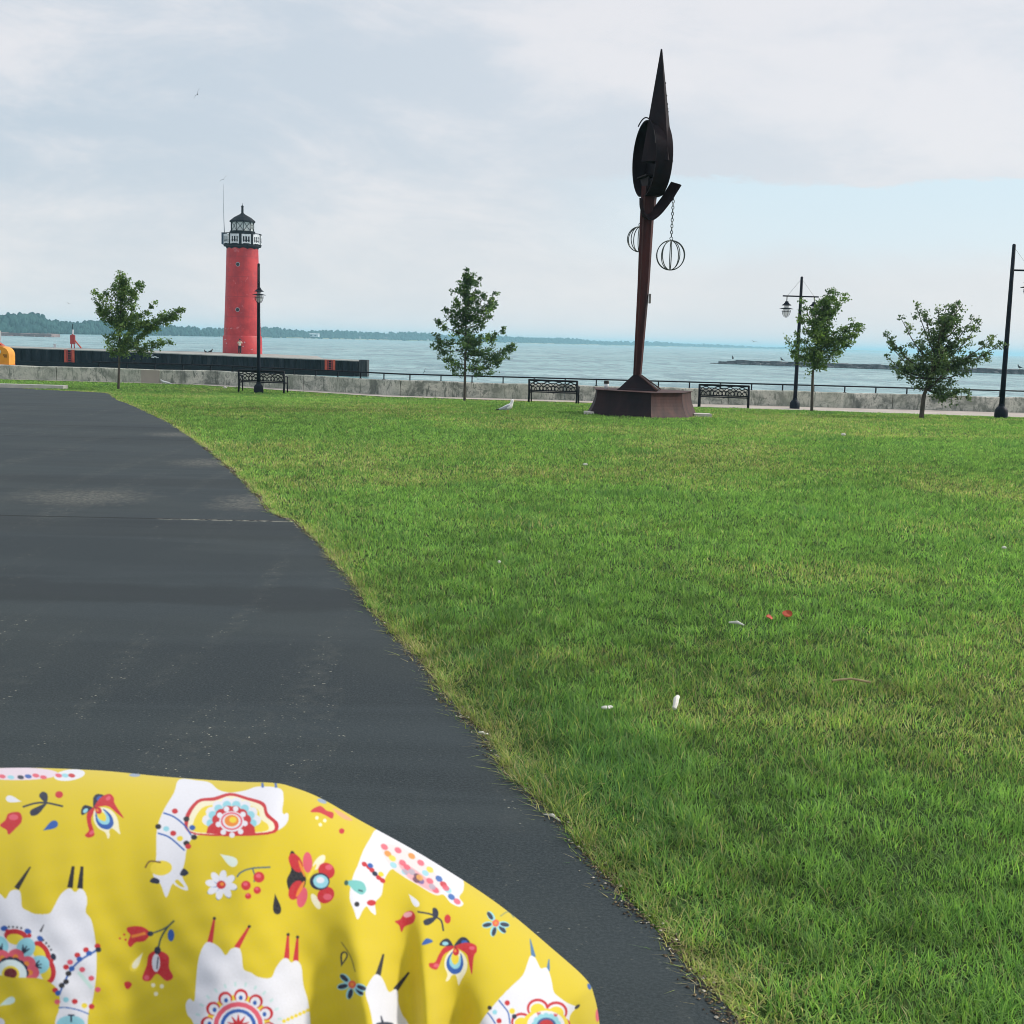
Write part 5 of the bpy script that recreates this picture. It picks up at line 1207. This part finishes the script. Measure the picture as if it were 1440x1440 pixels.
# --- llama lower centre
for a_, b_ in (((562, 285), (528, 472)), ((834, 348), (735, 514)), ((1136, 410), (1125, 598)), ((1210, 430), (1195, 616))): line([a_, b_], 15, RED, T5, 42); ell(a_[0], a_[1], 13, 11, BLK, T5)
poly([(500, 472), (560, 482), (612, 522), (650, 572), (692, 522), (752, 515), (775, 570), (790, 680), (850, 708), (900, 740), (1000, 748), (1040, 670), (1090, 605), (1130, 596), (1160, 628), (1200, 612), (1240, 660), (1255, 800), (1292, 930), (1312, 1108), (1330, 1400), (470, 1400), (400, 1108), (352, 1035), (338, 955), (368, 910), (405, 928), (415, 820), (430, 650), (455, 545)], WHT, T5)
cx_, cy_ = 748, 1125
for a in range(-178, 0, 14): line([(cx_ + 310 * math.cos(R(a)), cy_ + 310 * math.sin(R(a))), (cx_ + 345 * math.cos(R(a)), cy_ + 345 * math.sin(R(a)))], 18, np.array([200, 228, 226.]), T5)
ell(cx_, cy_, 252, 248, YLW, T5)
for a in range(-175, 10, 30): ell(cx_ + 240 * math.cos(R(a)), cy_ + 238 * math.sin(R(a)), 54, 54, RED, T5)
for a in range(-175, 10, 30): ell(cx_ + 232 * math.cos(R(a)), cy_ + 228 * math.sin(R(a)), 40, 42, WHT, T5); ell(cx_ + 225 * math.cos(R(a)), cy_ + 222 * math.sin(R(a)), 15, 18, BLU, T5)
ell(cx_, cy_, 208, 205, WHT, T5); ell(cx_, cy_, 194, 190, PNK, T5); ell(cx_, cy_, 158, 152, WHT, T5); ell(cx_, cy_, 140, 135, BLU, T5); ell(cx_, cy_, 112, 108, WHT, T5)
for a in range(-160, 0, 35): line([(cx_, cy_), (cx_ + 92 * math.cos(R(a)), cy_ + 92 * math.sin(R(a)))], 40, RED, T5, 4)
for i in range(7): ell(1105 + i * 31, 1085 - i * 14, 15, 14, YLW, T5)
# --- second llama head and body along the right ridge
poly([(400, 335), (440, 335), (500, 370), (580, 420), (660, 470), (740, 520), (785, 550), (788, 600), (770, 630), (788, 660), (768, 673), (730, 655), (700, 620), (665, 622), (600, 585), (530, 545), (475, 508), (440, 555), (428, 620), (400, 655), (403, 708), (380, 695), (362, 672), (345, 690), (322, 730), (306, 690), (286, 630), (300, 545), (322, 492), (345, 430), (375, 375)], WHT, TB)
poly([(420, 400), (500, 405), (560, 440), (640, 500), (690, 560), (690, 610), (655, 618), (560, 560), (470, 500)], np.array([242, 222, 222.]), TB)
for x_, y_, c_ in ((455, 440, ORG), (475, 460, YLW), (500, 425, PNK), (440, 410, PNK), (520, 480, PNK), (540, 500, PNK), (560, 520, LBL), (585, 540, NAV), (600, 560, BLU), (580, 555, NAV), (595, 545, YLW), (640, 560, PNK), (665, 600, PNK), (650, 585, LBL), (560, 450, ORG), (600, 480, PNK), (640, 510, YLW), (680, 550, BLU), (700, 575, RED), (720, 600, LBL), (735, 630, BLU), (760, 650, PNK), (620, 525, LBL), (530, 520, LBL), (480, 490, LBL), (710, 590, PNK)): ell(x_, y_, 17, 12, c_, TB, 35, .85)
poly([(500, 480), (560, 500), (640, 560), (682, 605), (660, 612), (590, 575), (540, 540)], PNK, TB, 3, .35)
for x_, y_, c_ in ((352, 486, RED), (372, 498, RED), (385, 512, RED), (378, 492, BLU), (398, 528, NAV), (415, 545, RED), (425, 530, YLW), (432, 558, RED)): ell(x_, y_, 13, 10, c_, TB, 35)
poly([(270, 565), (300, 556), (345, 565), (360, 600), (340, 620), (310, 605), (290, 585)], TEA, TB); ell(272, 568, 9, 12, np.array([50, 90, 80.]), TB); line([(325, 600), (345, 605)], 7, np.array([40, 80, 90.]), TB)
ell(319, 662, 11, 11, BLK, TB); ell(383, 656, 20, 13, RED, TB)
# --- small sprays on the right
poly([(130, 240), (160, 230), (185, 250), (215, 260), (210, 285), (180, 270), (150, 258), (115, 256)], RED, TB); ell(165, 208, 22, 9, np.array([150, 165, 190.]), TB, 20)
for x_, y_ in ((143, 282), (178, 294), (158, 312)): ell(x_, y_, 8, 8, CRM, TB)
ell(252, 340, 12, 12, RED, TB); poly([(215, 240), (260, 262), (300, 292), (270, 290), (235, 268)], np.array([235, 170, 120.]), TB); ell(5, 285, 12, 26, WHT, TB, 15)
drop(567, 643, 74, 34, 232, WHT, TB)
poly([(530, 700), (560, 692), (576, 715), (565, 745), (530, 760), (515, 785), (505, 755), (486, 738), (510, 728)], RED, TB); ell(543, 708, 20, 12, np.array([240, 170, 180.]), TB, -15)
line([(585, 695), (640, 705), (665, 718), (690, 735), (700, 780)], 7, NAV, TB); poly([(655, 720), (652, 682), (668, 680), (678, 700), (672, 722)], NAV, TB); poly([(670, 722), (640, 722), (612, 735), (620, 755), (645, 748)], NAV, TB); ell(718, 727, 14, 20, RED, TB)
poly([(606, 842), (620, 815), (640, 815), (652, 828)], BLU, TB)
orchid(*T6(1105, 540), .172, 0)
blueflower(*TB(930, 745), 19, (-125, 168, 105, 45, 10)); line([(950, 715), (985, 695), (1010, 720)], 4, np.array([120, 140, 120.]), TB)
blueflower(*TB(298, 1015), 21, (-140, 168, 105, 45, 20)); line([(250, 828), (290, 890), (312, 960)], 5, np.array([130, 120, 50.]), TB); drop(258, 905, 72, 40, 105, NAV, TB); drop(260, 900, 48, 24, 105, YLW, TB)
# --- two lower right llamas
line([(550, 563), (507, 730)], 14, BLK, T6, 42); line([(748, 706), (642, 842)], 14, BLK, T6, 42)
poly([(485, 722), (528, 735), (560, 790), (592, 857), (640, 836), (662, 860), (668, 950), (700, 1040), (745, 1110), (860, 1400), (500, 1400), (465, 1108), (440, 980), (408, 862), (440, 780)], WHT, T6); ell(560, 1108, 70, 16, NAV, T6); line([(530, 1045), (545, 1100)], 8, NAV, T6, 20)
line([(690, 525), (722, 692)], 8, np.array([70, 120, 170.]), T7, 42); line([(864, 712), (855, 822)], 10, np.array([70, 120, 170.]), T7, 34)
poly([(692, 682), (735, 698), (762, 748), (790, 797), (842, 790), (872, 850), (892, 930), (910, 1015), (960, 1062), (1030, 1112), (1100, 1142), (1128, 1150), (1075, 1205), (1050, 1290), (1060, 1600), (60, 1600), (225, 1309), (310, 1190), (430, 1050), (520, 960), (620, 862), (662, 760)], WHT, T7)
ell(1125, 1150, 30, 14, BLK, T7, -40)
FL = ((760, 1165, 100), (930, 1195, 105), (610, 1290, 95), (1000, 1310, 60))
for x_, y_, r_ in FL: ell(x_, y_, r_, r_ * .9, RED, T7)
for x_, y_, r_ in FL: ell(x_, y_ + 6, r_ * .80, r_ * .72, WHT, T7)
for x_, y_, r_ in FL: ell(x_, y_ + 12, r_ * .66, r_ * .56, YLW, T7)
ell(830, 1330, 220, 165, YLW, T7); ell(835, 1320, 175, 135, WHT, T7)
for x_, y_ in ((770, 1215), (925, 1230)): 
    for q in (-30, 0, 30): line([(x_, y_ + 25), (x_ + 30 * math.sin(R(q)), y_ - 15)], 8, RED, T7)
for a in range(-170, 0, 26): ell(840 + 108 * math.cos(R(a)), 1330 + 95 * math.sin(R(a)), 30, 30, LBL if a % 52 else BLU, T7)
ell(840, 1325, 90, 75, np.array([60, 90, 150.]), T7); ell(840, 1330, 70, 62, RED, T7)
line([(400, 1088), (450, 1150), (490, 1210), (505, 1309)], 12, BLU, T7); line([(298, 1205), (335, 1250), (372, 1309)], 12, BLU, T7)
for x_, y_, c_, r_ in ((480, 1115, RED, 24), (405, 1280, RED, 24), (525, 1190, YLW, 26), (318, 1160, BLK, 20), (545, 1240, NAV, 22), (365, 1200, LBL, 22)): ell(x_, y_, r_, r_, c_, T7)
ell(1235, 965, 16, 30, BLU, T7, -20); ell(1310, 1230, 18, 60, PNK, T7)
ell(*TA(620, 98), 8, 2.5, np.array([150, 165, 190.]))

def canopy():
    sil = [(-420, 1180), (-300, 1120), (-160, 1090), (0, 1080), (130, 1083), (240, 1093), (330, 1099), (385, 1101), (412, 1107), (450, 1122), (505, 1153), (600, 1206), (700, 1271), (780, 1337), (824, 1377), (836, 1402), (843, 1440), (846, 1500), (842, 1580), (825, 1680)]
    S_ = smooth_open(sil, 12); seg = np.r_[0, np.cumsum(np.hypot(*np.diff(S_, axis=0).T))]
    s_off = np.linspace(0, seg[-1], 6000); sx_ = np.interp(s_off, seg, S_[:, 0]); sy_ = np.interp(s_off, seg, S_[:, 1])
    i0 = np.searchsorted(sx_, -190) ; u0 = s_off[i0]; u1 = s_off[np.argmin(np.abs(sy_ - 1445) + (sx_ < 800) * 999)]
    us = np.concatenate([np.linspace(0, u0, 30)[:-1], np.linspace(u0, u1, 1050), np.linspace(u1, seg[-1], 25)[1:]])
    sx_ = np.interp(us, seg, S_[:, 0]); sy_ = np.interp(us, seg, S_[:, 1]); nu = len(us)
    tf = .5 * (np.linspace(0, 1, 470)) ** 1.5; tf2 = np.linspace(.5, .97, 26)[1:]; tb = np.linspace(0, 1, 46)[1:] ** 1.6 * .97
    ts = np.concatenate([-tb[::-1], tf, tf2]); nt_ = len(ts)
    Tt, Sx = np.meshgrid(ts, sx_, indexing='ij'); _, Sy = np.meshgrid(ts, sy_, indexing='ij'); _, U = np.meshgrid(ts, us, indexing='ij')
    ta = np.abs(Tt); Cx, Cy = 120., 1950.
    px_ = Sx + (Cx - Sx) * ta; py_ = Sy + (Cy - Sy) * ta
    sn = np.sqrt(np.clip(1 - (1 - ta) ** 2, 0, 1)) * np.sign(Tt); D0 = 1.06
    Dp = D0 - .30 * np.where(sn > 0, sn, sn * 1.1)
    # real folds: pleats hanging down from the ridge
    fr_ = np.clip(Tt, 0, 1)
    def fold(xa, ya, xb, yb, wd_, amp, pw=1.0):
        v = np.clip((py_ - ya) / (yb - ya), 0, 1.6); xc = xa + (xb - xa) * v; return amp * np.exp(-((px_ - xc) / wd_) ** 2) * np.minimum(1, v) ** pw
    F = fold(478, 1150, 520, 1440, 26, .016) - fold(545, 1180, 575, 1440, 34, .020) + fold(590, 1230, 600, 1440, 15, .013) - fold(632, 1270, 640, 1440, 30, .018)
    F += fold(740, 1300, 700, 1440, 50, .008) - fold(380, 1120, 455, 1440, 40, .010) + fold(300, 1110, 330, 1440, 90, .006) - fold(795, 1360, 815, 1500, 16, .010)
    F += fold(60, 1090, 40, 1440, 90, .005) - fold(180, 1100, 190, 1440, 60, .005)
    F += .0010 * np.sin(px_ * .030 + py_ * .02) * np.sin(py_ * .03 + 1.3) * np.minimum(1, fr_ * 8)
    F *= 1.15
    F += .0003 * np.sin(px_ * .11 - py_ * .05 + 2 * np.sin(py_ * .021)) * np.minimum(1, fr_ * 6) + .0002 * np.sin(px_ * .05 + py_ * .16 + 1.5 * np.sin(px_ * .03)) * np.minimum(1, fr_ * 6)
    Dp = Dp - F * (Tt > 0)
    cmn = np.array(CM); d = np.stack([(px_ - 720) / FP, (720 - py_) / FP, -np.ones_like(px_)], -1) @ cmn.T
    Pw = np.array(EYE) + d * (Dp / d[..., 1])[..., None]
    # sample the cloth print
    qx = np.clip((px_ - X0) * CS - .5, 0, CW - 1.01); qy = np.clip((py_ - Y0) * CS - .5, 0, CH - 1.01); ix = qx.astype(int); iy = qy.astype(int); fx = (qx - ix)[..., None]; fy = (qy - iy)[..., None]
    col = (cv_[iy, ix] * (1 - fx) + cv_[iy, ix + 1] * fx) * (1 - fy) + (cv_[iy + 1, ix] * (1 - fx) + cv_[iy + 1, ix + 1] * fx) * fy
    outside = (px_ < X0 + 3) | (py_ > Y1 - 3) | (Tt < 0); col[outside] = YEL
    c_ = col / 255; lin = np.where(c_ <= .04045, c_ / 12.92, ((c_ + .055) / 1.055) ** 2.4) * .86
    idx = np.arange(nt_ * nu).reshape(nt_, nu); q = np.stack([idx[:-1, :-1], idx[1:, :-1], idx[1:, 1:], idx[:-1, 1:]], -1).reshape(-1, 4)
    m, t, b = newmat('printed_cotton'); a_ = t.nodes.new('ShaderNodeAttribute'); a_.attribute_name = 'tint'
    wv_ = nnoise(t, ncoord(t), 700, 2, .5); c0 = nmix(t, nramp(t, wv_, [(.3, .10), (.7, 0)]), a_.outputs['Color'], (.35, .33, .25))
    t.links.new(c0, b.inputs['Base Color']); b.inputs['Roughness'].default_value = .85; b.inputs['Specular IOR Level'].default_value = .2; b.inputs['Sheen Weight'].default_value = .15
    nbump(t, b, wv_, .08, .001)
    root = empty('pushchair', (-.30, 1.05, 0), 'pushchair under a bright yellow canopy printed with white llamas and flowers', 'pushchair')
    me = fast_mesh('cloth_canopy', Pw.reshape(-1, 3) - np.array(root.location), q.ravel(), np.arange(len(q)) * 4, np.full(len(q), 4), m, lin.reshape(-1, 3))
    o = bpy.data.objects.new('cloth_canopy', me); C.objects.link(o); o.parent = root
    dk = M['black_metal']; zb_ = float((Pw[..., 2]).min())
    print('canopy z', zb_, Pw[..., 2].max(), 'x', Pw[..., 0].min(), Pw[..., 0].max(), 'y', Pw[..., 1].min(), Pw[..., 1].max())
    fm = MB()
    for s_ in (-1, 1):
        fm.tube([(s_ * .24, -.10, .95), (s_ * .25, .12, .45), (s_ * .26, .40, .12)], .012, 8); fm.tube([(s_ * .24, .10, .95), (s_ * .25, .0, .5), (s_ * .26, -.26, .12)], .012, 8)
    fm.tube([(-.26, -.26, .12), (.26, -.26, .12)], .01, 8); fm.tube([(-.26, .40, .12), (.26, .40, .12)], .01, 8); fm.build('frame', dk, root, True)
    st2 = MB(); st2.box((0, .10, .48), (.40, .36, .05)); st2.box((0, -.08, .66), (.40, .05, .38), Matrix.Rotation(R(-12), 3, 'X')); st2.build('seat', surf('grey_fabric', (.08, .08, .09), None, 30, .9), root, bevel=.02)
    for sx__, sy__ in ((-1, -.26), (1, -.26), (-1, .40), (1, .40)):
        wh = MB(); wh.ring((sx__ * .28, sy__, .12), (0, 1, 0), (0, 0, 1), .10, .02, 24, 8); wo_ = wh.build('wheel', surf('tyre', (.02, .02, .02), None, 9, .8), root, True)
        hbm = MB(); hbm.tube([(sx__ * .28 - .02, sy__, .12), (sx__ * .28 + .02, sy__, .12)], .03, 12)
        for k_ in range(5): a0 = k_ * 2 * math.pi / 5; hbm.tube([(sx__ * .28, sy__, .12), (sx__ * .28, sy__ + .09 * math.cos(a0), .12 + .09 * math.sin(a0))], .008, 5)
        hbm.build('rim', M['wire'], wo_)
canopy()
